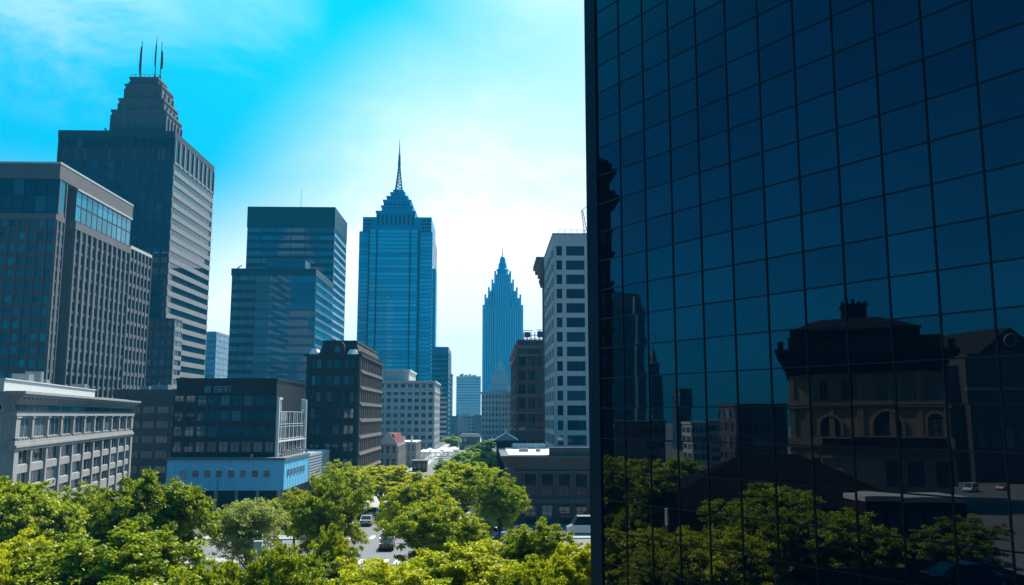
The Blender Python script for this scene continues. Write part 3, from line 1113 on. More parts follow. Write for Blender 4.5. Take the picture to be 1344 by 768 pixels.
# ------------------------------------------------------------------ dark brownstone block
x0, x1, y0, y1, zt = blk(403, 472, 468, 203, 500, 492)
B = Bld('brownstone_block', 'dark brownstone block with a mansard attic and lit rows of side windows', 'building',
        ((x0 + x1) / 2, (y0 + y1) / 2, 0), hidden_below=620, sub=True)
w = B.mb('wall', M['darkstone'])
w.abox(x0, x1, y0, y1, 0, zt)
fF, fR = FRONT(x0, y0), RIGHT(x1, y0)
wd, dp = x1 - x0, y1 - y0
rows = 8
z0_, z1_ = zt - rows * 3.75, zt - .8
for j in range(rows):
    z = z0_ + j * 3.75
    w.box(fF, -.15, wd + .15, -.1, .32, z + .02, z + .38)
    for u, ww in ((wd * .14, 1.0), (wd * .24, 1.0), (wd * .43, 1.5), (wd * .58, 1.5), (wd * .77, 1.0), (wd * .87, 1.0)):
        B.win(fF, u, z + 2.0, ww, 2.1, 'sash', M['darkstone'], GLS['pod'], n=.0)
        w.box(fF, u - ww / 2 - .12, u + ww / 2 + .12, .0, .24, z + .72, z + .92)
        w.box(fF, u - ww / 2 - .12, u + ww / 2 + .12, .0, .28, z + 3.06, z + 3.28)
for u in (.0, wd * .34, wd * .68, wd - .6):
    w.box(fF, u, u + .6, -.05, .2, 0, zt - .4)
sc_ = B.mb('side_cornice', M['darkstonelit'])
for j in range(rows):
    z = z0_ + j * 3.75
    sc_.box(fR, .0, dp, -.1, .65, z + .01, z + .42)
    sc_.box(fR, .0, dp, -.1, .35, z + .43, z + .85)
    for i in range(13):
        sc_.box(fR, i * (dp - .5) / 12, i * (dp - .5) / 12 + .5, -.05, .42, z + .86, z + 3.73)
    for i in range(12):
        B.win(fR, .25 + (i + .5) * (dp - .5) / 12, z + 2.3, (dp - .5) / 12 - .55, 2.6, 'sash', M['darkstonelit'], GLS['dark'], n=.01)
at = B.mb('mansard_roof', M['darkstone'])
at.box(fF, -.5, wd + .7, -dp - .5, .7, zt + .003, zt + .5)
at.taper(fF, wd * .2, wd - .2, -dp, -1.2, zt + .5, zat(449, y0, 440), .9, .9)
at.box(fF, wd * .2 + .7, wd - .9, -dp + .7, -1.9, zat(449, y0, 440) + .003, zat(449, y0, 440) + .55)
zz = zt + .5
for i in range(14):                                        # side dormers in the attic
    v = 1 + i * (dp - 2) / 13
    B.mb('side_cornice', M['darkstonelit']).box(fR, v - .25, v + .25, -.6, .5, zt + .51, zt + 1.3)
do = B.mb('gable', M['darkstone'])
do.box(fF, wd * .44, wd * .72, -3, .35, zt + .5, zt + 2.0)
for k in range(6):
    a0, a1 = math.pi * k / 6, math.pi * (k + 1) / 6
    r_, cx = wd * .14, wd * .58
    do.hexa([fF.p(cx + r_ * math.cos(a0), .35, zt + 2.0), fF.p(cx + r_ * math.cos(a1), .35, zt + 2.0 + .001), fF.p(cx + r_ * math.cos(a1), -2, zt + 2.0 + .001), fF.p(cx + r_ * math.cos(a0), -2, zt + 2.0)][::-1],
            [fF.p(cx + r_ * math.cos(a0), .35, zt + 2.02 + 1.6 * math.sin(a0)), fF.p(cx + r_ * math.cos(a1), .35, zt + 2.02 + 1.6 * math.sin(a1)), fF.p(cx + r_ * math.cos(a1), -2, zt + 2.02 + 1.6 * math.sin(a1)), fF.p(cx + r_ * math.cos(a0), -2, zt + 2.02 + 1.6 * math.sin(a0))][::-1])
B.win(fF, wd * .58, zt + 1.6, 1.3, 1.5, 'sash', M['darkstone'], GLS['dark'], n=.36)
lead = B.mb('roof_flashing', M['roofwhite'])
lead.taper(fF, .5, wd * .2, -6, .2, zt + .51, zt + 1.9, .5, 1.0)
lead.taper(fF, wd * .76, wd - .4, -4, .2, zt + .51, zt + 1.7, .5, 1.0)
B.finish()

# ------------------------------------------------------------------ blue glass office pair
x0, x1, y0, y1, zt = blk(326, 439.6, 273.5, 470, 455, 296)
B = Bld('dark_topped_tower', 'blue glass office tower with a plain dark top and striped right side', 'office tower',
        ((x0 + x1) / 2, (y0 + y1) / 2, 0), hidden_below=505)
B.mb('wall', M['bluedark']).abox(x0, x1, y0, y1, 0, zt)
B.mb('parapet', M['bluedark']).abox(x0 - .3, x1 + .3, y0 - .4, y1 + .3, zat(299, y0, 380), zt + .6)
facade(B, FRONT(x0, y0), x1 - x0, 2, zat(299, y0, 380), 6, 27, M['bluedark'], M['bluesteel'], GLS['blue'], pier=.03, span=.4, pn=.25, sn=.2, style='mull4')
facade(B, RIGHT(x1, y0), y1 - y0, 2, zat(299, y0, 380), 1, 27, M['paleblue'], M['bluesteel'], GLS['blue'], pier=.02, span=.33, pn=.2, sn=.3, style='mull9', part='spandrels')
ro = B.mb('roof_house', M['paleblue'])
p, q = W(363, 272, y0 + 15), W(392, 272, y0 + 15)
ro.abox(p.x, q.x, y0 + 12, y0 + 22, zt, zt + 2.2)
p = W(395, 270, y0 + 14)
B.solo('antenna', M['steel']).tube((p.x, p.y, zt), (p.x, p.y, zt + 14), .16, .08, n=5)
B.finish()
x0, x1, y0, y1, zt = blk(305, 415, 354, 420, 437, 366)
B = Bld('blue_office_block', 'shorter blue glass office block in front of the dark topped tower', 'office tower',
        ((x0 + x1) / 2, (y0 + y1) / 2, 0), hidden_below=515)
xm = W(334, 430, y0).x
B.mb('wall', M['bluedark']).abox(x0, x1, y0, y1, 0, zt)
facade(B, FRONT(x0, y0), xm - x0, 2, zat(362, y0, 350), 3, 19, M['bluedark'], M['bluesteel'], GLS['blue'], pier=.04, span=.42, pn=.2, sn=.25, style='mull4')
facade(B, FRONT(xm, y0 - .8), x1 - xm, 2, zat(362, y0, 350), 1, 19, M['bluesteel'], M['bluesteel'], GLS['blue'], pier=.01, span=.25, pn=.1, sn=.2, style='mull14')
B.mb('wall', M['bluedark']).abox(xm, x1 - .01, y0 - .8, y0 + 1, 0, zat(362, y0, 350))
facade(B, RIGHT(x1, y0), y1 - y0, 2, zat(362, y0, 350), 1, 19, M['bluesteel'], M['bluesteel'], GLS['blue'], pier=.02, span=.35, pn=.2, sn=.3, style='mull9', part='spandrels')
B.mb('parapet', M['bluedark']).abox(x0 - .2, x1 + .25, y0 - 1.0, y1 + .2, zat(362, y0, 350), zt + .3)
ro = B.mb('roof_house', M['bluesteel'])
a, c_ = W(350, 345, y0 + 20), W(402, 345, y0 + 20)
ro.abox(a.x, c_.x, y0 + 18, y0 + 30, zt, W(350, 341, y0 + 18).z)
for i in range(8):
    u = a.x + (c_.x - a.x) * i / 7
    ro.tube((u, y0 + 17, zt), (u, y0 + 17, zt + 4.5), .12, n=5)
ro.tube((a.x, y0 + 17, zt + 4.4), (c_.x, y0 + 17, zt + 4.4), .15, n=5)
p = W(309, 352, y0 + 3)
B.solo('roof_unit', M['steel']).tube((p.x, p.y, zt), (p.x + 3, p.y, zt + 2.6), .3, n=6)
B.finish()

# ------------------------------------------------------------------ small far blocks seen between the tall ones
for nm, lab, px, pyt, yy, pxe, mt_, gl in (
        ('curved_office_block', 'small grey banded office block just right of the crowned tower', (262, 284), 436, 610, 292, M['paleblue'], GLS['haze']),
        ('pale_office_block', 'small pale glass block left of the shorter blue office block', (283, 299), 450, 690, 306, M['paleoffice'], GLS['pale'])):
    x0, x1, y0, y1, zt = blk(px[0], px[1], pyt, yy)
    B = Bld(nm, lab, 'building', ((x0 + x1) / 2, y0, 0), hidden_below=505)
    B.mb('wall', mt_).abox(x0, x1, y0, y0 + 30, 0, zt)
    B.mb('parapet', mt_).abox(x0 - .2, x1 + .2, y0 - .3, y0 + 30.2, zt - 1.2, zt + .4)
    facade(B, FRONT(x0, y0), x1 - x0, 1, zt - 1.5, 2, int(zt / 4), mt_, mt_, gl, pier=.06, span=.45, pn=.2, sn=.3, style='mull3')
    facade(B, RIGHT(x1, y0), 30, 1, zt - 1.5, 3, int(zt / 4), mt_, mt_, gl, pier=.06, span=.45, pn=.2, sn=.3, style='mull3')
    roof_kit(B, x0 + 1, x1 - 1, y0 + 2, y0 + 25, zt, 3, 3)
    B.finish()

# ------------------------------------------------------------------ blue glass skyscraper with a lattice spire
x0, x1, y0, y1, zt = blk(471, 567, 303, 620, 573, 325)
B = Bld('spire_tower', 'bright blue glass skyscraper with a stepped top and a tall lattice spire', 'skyscraper',
        ((x0 + x1) / 2, (y0 + y1) / 2, 0), hidden_below=505)
Y = y0
xa, xb = W(484, 300, Y).x, W(549, 300, Y).x
zsh = zat(283, Y, 520)
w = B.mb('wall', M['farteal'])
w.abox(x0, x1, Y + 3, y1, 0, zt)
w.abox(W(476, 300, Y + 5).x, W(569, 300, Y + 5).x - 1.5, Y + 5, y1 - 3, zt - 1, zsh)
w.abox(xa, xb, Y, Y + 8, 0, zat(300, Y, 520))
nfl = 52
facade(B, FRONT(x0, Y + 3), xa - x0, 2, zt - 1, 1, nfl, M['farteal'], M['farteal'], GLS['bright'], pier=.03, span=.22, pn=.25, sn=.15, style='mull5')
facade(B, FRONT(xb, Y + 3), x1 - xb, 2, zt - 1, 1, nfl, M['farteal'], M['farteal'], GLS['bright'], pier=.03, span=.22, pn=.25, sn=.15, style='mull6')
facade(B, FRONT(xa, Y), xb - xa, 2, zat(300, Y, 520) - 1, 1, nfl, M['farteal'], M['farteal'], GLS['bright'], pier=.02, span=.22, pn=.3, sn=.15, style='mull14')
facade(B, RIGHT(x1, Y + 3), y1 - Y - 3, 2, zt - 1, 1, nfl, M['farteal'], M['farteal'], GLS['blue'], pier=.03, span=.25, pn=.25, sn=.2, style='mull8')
w.box(RIGHT(x1, Y + 16), 0, 16, 0, 2.2, 0, zt - 25)
j = B.mb('vertical_seams', M['bluedark'])
for px in (484, 549.5, 494, 538):
    u = W(px, 350, Y).x
    j.abox(u - .45, u + .45, Y - .45, Y + 3.2, 2, zat(302, Y, 520))
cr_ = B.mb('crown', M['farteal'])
lv = B.mb('crown_louvres', M['bluedark'])
def stp(l, r, yt, yb, yf, dep, nl=0):
    a, c_ = W(l, yt, yf), W(r, yt, yf)
    zb2 = W(l, yb, yf).z
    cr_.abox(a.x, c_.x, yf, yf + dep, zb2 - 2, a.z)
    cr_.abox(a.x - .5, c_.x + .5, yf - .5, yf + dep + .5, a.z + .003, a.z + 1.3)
    for i in range(nl):
        u0, u1 = a.x + (c_.x - a.x) * (i + .25) / nl, a.x + (c_.x - a.x) * (i + .75) / nl
        lv.abox(u0, u1, yf - .3, yf + .1, zb2 + 1, a.z - 1.6)
    return a, c_
stp(494, 545, 279, 297, Y + 3, 40, 9)
for l, r in ((476, 488), (553, 566)):
    for q_ in range(4):
        zq = zsh - 2.2 - q_ * 2.6
        lv.abox(W(l, 300, Y + 5).x, W(r, 300, Y + 5).x, Y + 4.6, Y + 5.1, zq - .9, zq)
stp(501, 541.5, 272, 281, Y + 8, 34)
stp(503.5, 539, 264.5, 274, Y + 10, 28, 6)
stp(508, 535, 259.5, 267, Y + 13, 22)
stp(513, 531, 254.5, 262, Y + 16, 16)
stp(517, 529, 251.5, 257, Y + 19, 10)
sp = B.mb('spire', M['bluesteel'])
cx, cy = W(523.5, 250, Y + 24).x, Y + 24
zb_, ztp = W(523.5, 251.5, Y + 24).z, W(525, 183, Y + 24).z
zm = zb_ + (ztp - zb_) * .55
nseg = 9
rad = lambda t: 3.0 * (1 - t) ** 1.25 + .55
pts = [(zb_ + (zm - zb_) * i / nseg, rad(i / nseg)) for i in range(nseg + 1)]
for (za, ra), (zc, rc) in zip(pts[:-1], pts[1:]):
    for q_ in range(4):
        a0, a1 = math.pi / 4 + q_ * math.pi / 2, math.pi / 4 + (q_ + 1) * math.pi / 2
        A0, A1 = Vector((cx + ra * math.cos(a0), cy + ra * math.sin(a0), za)), Vector((cx + ra * math.cos(a1), cy + ra * math.sin(a1), za))
        C0, C1 = Vector((cx + rc * math.cos(a0), cy + rc * math.sin(a0), zc)), Vector((cx + rc * math.cos(a1), cy + rc * math.sin(a1), zc))
        sp.tube(A0, C0, .42, n=5)
        sp.tube(A0, C1, .25, n=4)
        sp.tube(A0, A1, .25, n=4)
sp.tube((cx, cy, zm - 2), (cx, cy, zm + (ztp - zm) * .35), 1.15, .75, n=8)
sp.tube((cx, cy, zm + (ztp - zm) * .33), (cx, cy, ztp), .55, .15, n=6)
B.finish()

# ------------------------------------------------------------------ grey stone mid-rise at the end of the street, left
x0, x1, y0, y1, zt = blk(497, 570, 502, 400, 577, 512)
B = Bld('grey_stone_block', 'grey stone office block with regular small windows below the spire tower', 'building',
        ((x0 + x1) / 2, (y0 + y1) / 2, 0), hidden_below=605)
w = B.mb('wall', M['stonemid'])
w.abox(x0, x1, y0, y1, 0, zt)
xh = W(537, 490, y0 + 4).x
w.abox(x0, xh, y0 + 4, y1 - 4, zt - .5, zat(487, y0 + 4, 520))
B.mb('cornice', M['stonew']).abox(x0 - .6, xh + .6, y0 + 3.4, y1 - 3.4, zat(487, y0 + 4, 520) + .003, zat(486, y0 + 4, 520) + .4)
co_ = B.mb('cornice', M['stonew'])
co_.abox(x0 - .7, x1 + .7, y0 - .8, y1 + .7, zt + .003, zt + .8)
co_.abox(x0 - .4, x1 + .4, y0 - .4, y1 + .4, zt - 4.3, zt - 3.9)
facade(B, FRONT(x0, y0), x1 - x0, 1, zt - .6, 8, 9, M['stonemid'], M['stonemid'], GLS['dark'], pier=.36, span=.42, pn=.25, sn=.18, style='mull2')
facade(B, RIGHT(x1, y0), y1 - y0, 1, zt - .6, 9, 9, M['stonemid'], M['stonemid'], GLS['dark'], pier=.4, span=.42, pn=.25, sn=.18, style='mull2')
B.finish()

# ------------------------------------------------------------------ slim dark slab and its lower neighbour
x0, x1, y0, y1, zt = blk(568, 588, 456, 560, 592, 462)
B = Bld('slim_blue_slab', 'slim dark blue office slab right of the spire tower', 'office tower', ((x0 + x1) / 2, (y0 + y1) / 2, 0), hidden_below=575)
B.mb('wall', M['bluedark']).abox(x0, x1, y0, y1, 0, zt)
facade(B, FRONT(x0, y0), x1 - x0, 1, zt - 3.5, 2, 18, M['bluedark'], M['bluesteel'], GLS['blue'], pier=.08, span=.45, pn=.3, sn=.2, style='mull3')
facade(B, RIGHT(x1, y0), y1 - y0, 1, zt - 3.5, 1, 18, M['bluedark'], M['bluesteel'], GLS['blue'], pier=.04, span=.45, pn=.3, sn=.2, style='mull6')
B.mb('parapet', M['teal']).abox(x0 - .3, x1 + .3, y0 - .4, y1 + .3, zt - 3.4, zt + .3)
B.finish()
x0, x1, y0, y1, zt = blk(586, 593, 492, 640)
B = Bld('narrow_dark_block', 'narrow dark block peeping out right of the slim blue slab', 'building', ((x0 + x1) / 2, y0, 0), hidden_below=575)
B.mb('wall', M['bluedark']).abox(x0, x1, y0, y0 + 20, 0, zt)
B.mb('parapet', M['teal']).abox(x0 - .3, x1 + .3, y0 - .3, y0 + 20, zt + .003, zt + .7)
facade(B, FRONT(x0, y0), x1 - x0, 1, zt - 1, 1, 12, M['bluedark'], M['bluesteel'], GLS['blue'], pier=.1, span=.4, pn=.3, sn=.2, style='mull3')
B.finish()

# ------------------------------------------------------------------ blocks closing the street
x0, x1, y0, y1, zt = blk(599, 631, 494, 900)
B = Bld('pale_banded_block', 'pale finely banded office block at the far end of the street', 'office tower', ((x0 + x1) / 2, y0, 0), hidden_below=550)
B.mb('wall', M['paleoffice']).abox(x0, x1, y0, y0 + 25, 0, zt)
facade(B, FRONT(x0, y0), x1 - x0, 1, zt - 2, 1, 19, M['paleoffice'], M['paleoffice'], GLS['pale'], pier=.03, span=.5, pn=.3, sn=.35, style='mull12')
roof_kit(B, x0 + 1, x1 - 2, y0 + 2, y0 + 22, zt, 9, 12, True)
B.finish()
x0, x1, y0, y1, zt = blk(590, 633, 546, 650)
xw = W(622, 560, y0).x
B = Bld('grid_window_block', 'low grey block with a grid of windows and a blank brown end bay', 'building', ((x0 + x1) / 2, y0, 0), hidden_below=590)
B.mb('wall', M['grystone']).abox(x0, xw, y0, y0 + 25, 0, zt)
B.mb('end_bay', M['brownlit']).abox(xw + .01, x1, y0 - .5, y0 + 25, 0, zt + .6)
facade(B, FRONT(x0, y0), xw - x0, .5, zt - .5, 9, 6, M['grystone'], M['grystone'], GLS['navy'], pier=.3, span=.35, pn=.25, sn=.2, style='plain')
roof_kit(B, x0 + 2, x1 - 4, y0 + 2, y0 + 20, zt, 5, 8)
B.finish()
x0, x1, y0, y1, zt = blk(603, 630, 571, 430)
B = Bld('dark_blue_low_block', 'low dark blue glazed pavilion among trees at the end of the street', 'building', ((x0 + x1) / 2, y0, 0), hidden_below=600)
B.mb('wall', M['bluedark']).abox(x0, x1, y0, y0 + 15, 0, zt - 1)
B.mb('roof', M['navy2']).taper(FRONT(x0, y0), -.6, x1 - x0 + .6, -15.5, .6, zt - 1, zt + .4, 1.5, 1.5)
facade(B, FRONT(x0, y0), x1 - x0, .3, zt - 1.2, 5, 2, M['bluedark'], M['navy'], GLS['navy'], pier=.12, span=.2, pn=.2, sn=.15, style='mull2')
B.finish()

# ------------------------------------------------------------------ far stepped tower
B_Y = 1000.0
x0, x1 = W(634.5, 402, B_Y).x, W(685.5, 402, B_Y).x
cxm = (x0 + x1) / 2
B = Bld('stepped_tower', 'far hazy blue skyscraper stepping back to a slender pinnacle', 'skyscraper', (cxm, B_Y + 22, 0), hidden_below=560)
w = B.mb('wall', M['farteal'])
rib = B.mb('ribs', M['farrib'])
zz = lambda py: W(660, py, B_Y).z
cy_ = B_Y + 22
def tier(l, r, yt, yb, nr, glz=True):
    hw = (W(r, 400, B_Y).x - W(l, 400, B_Y).x) / 2
    za, zc = zz(yb), zz(yt)
    w.abox(cxm - hw, cxm + hw, cy_ - hw, cy_ + hw, za, zc)
    for sx in (-1, 1):                                       # corner pinnacles
        for sy in (-1, 1):
            rib.abox(cxm + sx * hw - 1.1, cxm + sx * hw + 1.1, cy_ + sy * hw - 1.1, cy_ + sy * hw + 1.1, za, zc + 4.2)
    for i in range(1, nr):
        u = -hw + 2 * hw * i / nr
        rib.abox(cxm + u - .55, cxm + u + .55, cy_ - hw - .8, cy_ - hw + .1, za, zc + (1.5 if i % 2 else 0))
    return hw, za, zc
t1 = tier(634.5, 685.5, 405, 700, 17)
tier(637, 683, 391, 405, 13)
tier(641, 678, 381, 391, 11)
tier(646, 673.5, 370, 381, 9)
tier(650, 670, 358, 370, 7)
w2 = B.mb('ribs', M['farrib'])
hw0 = t1[0]
for i in range(9):
    za = t1[2] - (i + 1) * 1.0
nfl = 62
fz = Fr((cxm - hw0, cy_ - hw0), (0, -1))
for i in range(16):
    for jj in range(10):
        h_ = (t1[2] - 6) / 10
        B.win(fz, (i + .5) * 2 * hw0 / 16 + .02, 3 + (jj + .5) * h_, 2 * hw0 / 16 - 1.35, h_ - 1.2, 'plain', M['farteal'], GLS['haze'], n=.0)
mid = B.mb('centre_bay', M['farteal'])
mid.abox(cxm - hw0 * .36, cxm + hw0 * .36, cy_ - hw0 - 2.2, cy_ - hw0 - .9, 0, zz(373))
for i in range(7):
    u = cxm - hw0 * .36 + hw0 * .72 * i / 6
    rib.abox(u - .4, u + .4, cy_ - hw0 - 2.8, cy_ - hw0 - 2.1, 0, zz(372))
pin = B.mb('pinnacle', M['farteal'])
u_ = 1000 / 1150
pin.lathe((cxm, cy_, 0), [(7.6 * u_, zz(358) - 1), (7.6 * u_, zz(352)), (8.6 * u_, zz(351.5)), (8.6 * u_, zz(350)), (6.2 * u_, zz(349)), (5.2 * u_, zz(342)), (4.2 * u_, zz(340)), (3.8 * u_, zz(336)), (2.4 * u_, zz(333)), (.7 * u_, zz(331.5)), (.3 * u_, zz(321.5)), (.02, zz(321.4))], n=12)
B.finish()

# ------------------------------------------------------------------ grey block with a stepped pyramid roof, before the far tower
x0, x1, y0, y1, zt = blk(632, 676, 516, 520)
B = Bld('pyramid_roof_block', 'hazy grey block with a pale stepped pyramid roof standing before the stepped tower', 'building', ((x0 + x1) / 2, y0, 0), hidden_below=590)
B.mb('wall', M['grystone']).abox(x0, x1, y0, y0 + 24, 0, zt)
facade(B, FRONT(x0, y0), x1 - x0, .5, zt - 1.2, 10, 8, M['grystone'], M['grystone'], GLS['dark'], pier=.4, span=.4, pn=.2, sn=.15, style='sash')
B.mb('cornice', M['grystone']).abox(x0 - .5, x1 + .5, y0 - .6, y0 + 24.5, zt + .003, zt + .7)
py_ = B.mb('pyramid_roof', M['pyramid'])
cxp = W(656, 500, y0 + 10).x
for l, pyt, pyb in ((15.5, 507, 516), (12, 500, 507), (10.5, 491, 500), (7, 484, 491), (3, 478, 484)):
    hw = l * .46
    py_.taper(FRONT(cxp - hw, y0 + 10 - hw), 0, 2 * hw, -2 * hw, 0, zat(pyb, y0 + 10, 656) - .3, zat(pyt, y0 + 10, 656), .5, .5)
    for sx in (-1, 0, 1):
        py_.tube((cxp + sx * hw * .9, y0 + 10 - hw * .9, zat(pyt, y0 + 10, 656)), (cxp + sx * hw * .9, y0 + 10 - hw * .9, zat(pyt, y0 + 10, 656) + 1.3), .3, .08, n=5)
py_.tube((cxp, y0 + 10, zat(479, y0 + 10, 656)), (cxp, y0 + 10, zat(470, y0 + 10, 656)), .35, .08, n=6)
B.finish()

# ------------------------------------------------------------------ red-brown brick block with a stepped cornice and a roof sign frame
y0 = 260.0
x0, x1 = W(679, 470, y0).x, W(740, 470, y0).x
zt = zat(446, y0, 700)
y1 = atX(671.5, 470, x0).y
B = Bld('brick_office_block', 'red brown brick office block with heavy cornices and a roof sign frame', 'building', ((x0 + x1) / 2, (y0 + y1) / 2, 0), hidden_below=585)
w = B.mb('wall', M['redbrick'])
w.abox(x0, x1, y0, y1, 0, zt)
fF, fL = FRONT(x0, y0), LEFT(x0, y1)
wd, dp = x1 - x0, y1 - y0
co_ = B.mb('cornice', M['darkstonelit'])
for pa_, pb_, n_ in ((458, 453, .9), (468, 464.5, .6), (520, 518, .35), (543, 541, .35), (566, 564, .4)):
    co_.box(fF, -n_, wd + n_, -dp - n_, n_, zat(pa_, y0, 700), zat(pb_, y0, 700))
for i in range(20):
    u = i * wd / 19
    co_.box(fF, u - .16, u + .16, .02, .75, zat(464, y0, 700), zat(458.5, y0, 700))
zr0, zr1 = 1.0, zat(468.5, y0, 700)
facade(B, fF, wd, zr0, zr1, 5, 8, M['redbrick'], M['black'], GLS['pod'], pier=.26, span=.32, pn=.3, sn=.15, style='mull3')
facade(B, fL, dp, zr0, zr1, 5, 8, M['redbrick'], M['black'], GLS['dark'], pier=.3, span=.32, pn=.35, sn=.2, style='mull2')
si = B.mb('roof_sign_frame', M['bluesteel'])
ys_ = y0 + 6
for px in (687, 692, 697, 702, 708, 713, 717):
    p = W(px, 440, ys_)
    si.tube((p.x, ys_, zt), (p.x, ys_, zat(433 if px > 703 else 436, ys_, px)), .14, n=5)
    si.tube((p.x, ys_ + 1.8, zt), (p.x, ys_, zat(438, ys_, px)), .1, n=4)
for py, l, r in ((434, 687, 700), (440, 687, 718), (445, 687, 718), (433, 704, 718)):
    a, c_ = W(l, py, ys_), W(r, py, ys_)
    si.tube((a.x, ys_, a.z), (c_.x, ys_, a.z), .13, n=5)
for l, r, t, b_ in ((688, 696, 436, 443), (705, 716, 435, 443)):
    a, c_ = W(l, t, ys_), W(r, b_, ys_)
    si.abox(a.x, c_.x, ys_ - .2, ys_ - .05, c_.z, a.z)
B.finish()

# ------------------------------------------------------------------ pale tower with a deep window grid
y0 = 195.0
x0, x1 = W(728, 310, y0).x, W(800, 310, y0).x
zt = zat(309, y0, 760)
y1 = atX(716, 341, x0).y
B = Bld('grid_tower', 'pale concrete tower with a deep grid of dark blue windows beside the mirror glass tower', 'office tower',
        ((x0 + x1) / 2, (y0 + y1) / 2, 0), hidden_below=605, sub=True)
B.mb('wall', M['whitegrid']).abox(x0, x1, y0, y1, 0, zt)
fF, fL = FRONT(x0, y0), LEFT(x0, y1)
zr1 = zat(323.5, y0, 760)
rowh = (zr1 - zat(601, y0, 760)) / 14.5
nr = int(zr1 / rowh)
z0_ = zr1 - nr * rowh
ug = W(740, 400, y0).x - x0
facade(B, FRONT(x0 + ug, y0), x1 - x0 - ug, z0_, zr1, 2, nr, M['whitegrid'], M['navy'], GLS['grid'], pier=.21, span=.33, pn=.35, sn=.3, style='plain')
facade(B, FRONT(x0, y0), ug, z0_, zr1, 1, nr, M['whitegrid'], M['navy'], GLS['grid'], pier=.34, span=.33, pn=.34, sn=.29, style='plain')
facade(B, fL, y1 - y0, z0_, zr1, 4, nr, M['whitegrid'], M['navy'], GLS['grid'], pier=.22, span=.33, pn=.35, sn=.3, style='plain')
B.mb('parapet', M['whitegrid']).abox(x0 - .4, x1 + .2, y0 - .4, y1 + .3, zr1 + .01, zt)
B.mb('parapet', M['greypanel']).abox(x0 - .55, x1 + .3, y0 - .55, y1 + .4, zt + .003, zt + .4)
rl = B.mb('roof_railing', M['steel'])
for i in range(9):
    u = x0 + 1 + (x1 - x0 - 1.2) * i / 8
    rl.tube((u, y0 + 1, zt + .4), (u, y0 + 1, zt + 1.6), .05, n=4)
rl.tube((x0 + 1, y0 + 1, zt + 1.6), (x1 - .2, y0 + 1, zt + 1.6), .05, n=4)
rl.tube((x0 + 1, y0 + 1, zt + 1.0), (x1 - .2, y0 + 1, zt + 1.0), .04, n=4)
ma = B.mb('roof_mast', M['steel'])
p, q, r_ = W(770, 306, y0 + 3), W(764, 276, y0 + 3), W(769, 275, y0 + 3)
for d_ in (-.35, .35):
    ma.tube((p.x + d_, y0 + 3, zt), (q.x + d_ * .5, y0 + 3, q.z), .09, n=5)
for k in range(9):
    t0_, t1_ = k / 9, (k + 1) / 9
    a = Vector((p.x - .35, y0 + 3, zt)).lerp(Vector((q.x - .18, y0 + 3, q.z)), t0_)
    c_ = Vector((p.x + .35, y0 + 3, zt)).lerp(Vector((q.x + .18, y0 + 3, q.z)), t1_)
    ma.tube(a, c_, .06, n=4)
ma.tube((q.x, y0 + 3, q.z), (q.x + 1.2, y0 + 3, q.z + 1.0), .08, n=5)
ma.tube((q.x + 1.2, y0 + 3, q.z + 1), (p.x + .8, y0 + 3, q.z - 3.5), .06, n=5)
B.finish()

# building behind it, known by the bracketed cornice that overhangs on the left
yk = y1 + .6
xk0 = W(716, 380, yk).x
zk = zat(337, yk, 715)
B = Bld('cornice_block', 'brown block behind the pale grid tower with an overhanging bracketed cornice', 'building', (xk0 + 6, yk + 6, 0), hidden_below=585)
B.mb('wall', M['darkstone']).abox(xk0, xk0 + 12, yk, yk + 14, 0, zk - 3)
cc = B.mb('cornice', M['darkstonelit'])
for k, (n_, za, zc) in enumerate(((.6, 4.6, 3.6), (1.2, 3.6, 2.4), (1.9, 2.4, 1.2), (2.4, 1.2, 0))):
    cc.abox(xk0 - n_, xk0 + 12, yk + .02 * k, yk + 14 + n_, zk - za + .003, zk - zc)
for i in range(7):
    v = yk + .3 + i * 2
    cc.taper(LEFT(xk0, v + .5), 0, .5, -.1, .5, zk - 6.5, zk - 4.6, 0, -.6, dnb=0)
B.finish()

# ------------------------------------------------------------------ low dark classical block and its turret
y0 = 138.0
x0, x1 = W(666, 610, y0).x, W(812, 610, y0).x
zt = zat(598, y0, 720)
y1 = y0 + 30
B = Bld('dark_classical_block', 'low dark sandstone block with tall windows and a white flat roof', 'building', ((x0 + x1) / 2, y0, 0), hidden_below=700, sub=True)
w = B.mb('wall', M['lowdark'])
w.abox(x0, x1, y0, y1, 0, zt - 1.6)
fF, fL = FRONT(x0, y0), LEFT(x0, y1)
wd = x1 - x0
co_ = B.mb('cornice', M['lowdark'])
for za, zc, n_ in ((1.6, 1.0, .35), (1.0, .45, .7), (.45, 0, 1.05)):
    co_.box(fF, -n_, wd + n_, -30 - n_, n_, zt - za + .002, zt - zc)
B.mb('roof', M['roofwhite']).box(fF, .2, wd - .2, -29.6, -.2, zt - .1, zt + .12)
zl = zat(657, y0, 720)
for z, h_ in ((zat(637, y0, 720), 3.3), (zat(677, y0, 720), 3.3)):
    for i in range(9):
        px = 696 + i * 22.3 - 22.3
        u = W(px, 640, y0).x - x0
        if .8 < u < wd - .8:
            B.win(fF, u, z, 1.75, h_, 'cross', M['black'], GLS['dark'], n=.0)
            w.box(fF, u - 1.2, u - .92, .0, .28, z - h_ / 2 - .3, z + h_ / 2 + .2)
            w.box(fF, u + .92, u + 1.2, .0, .28, z - h_ / 2 - .3, z + h_ / 2 + .2)
            w.box(fF, u - 1.35, u + 1.35, .0, .36, z + h_ / 2 + .21, z + h_ / 2 + .55)
    for i in range(6):
        B.win(fL, 3 + i * 4.6, z, 1.75, h_, 'cross', M['black'], GLS['dark'], n=.0)
co_.box(fF, -.15, wd + .15, -30.1, .42, zl - .15, zl + .25)
for u in (0.05,):
    w.box(fF, u, u + 1.1, .0, .3, 0, zt - 1.6)
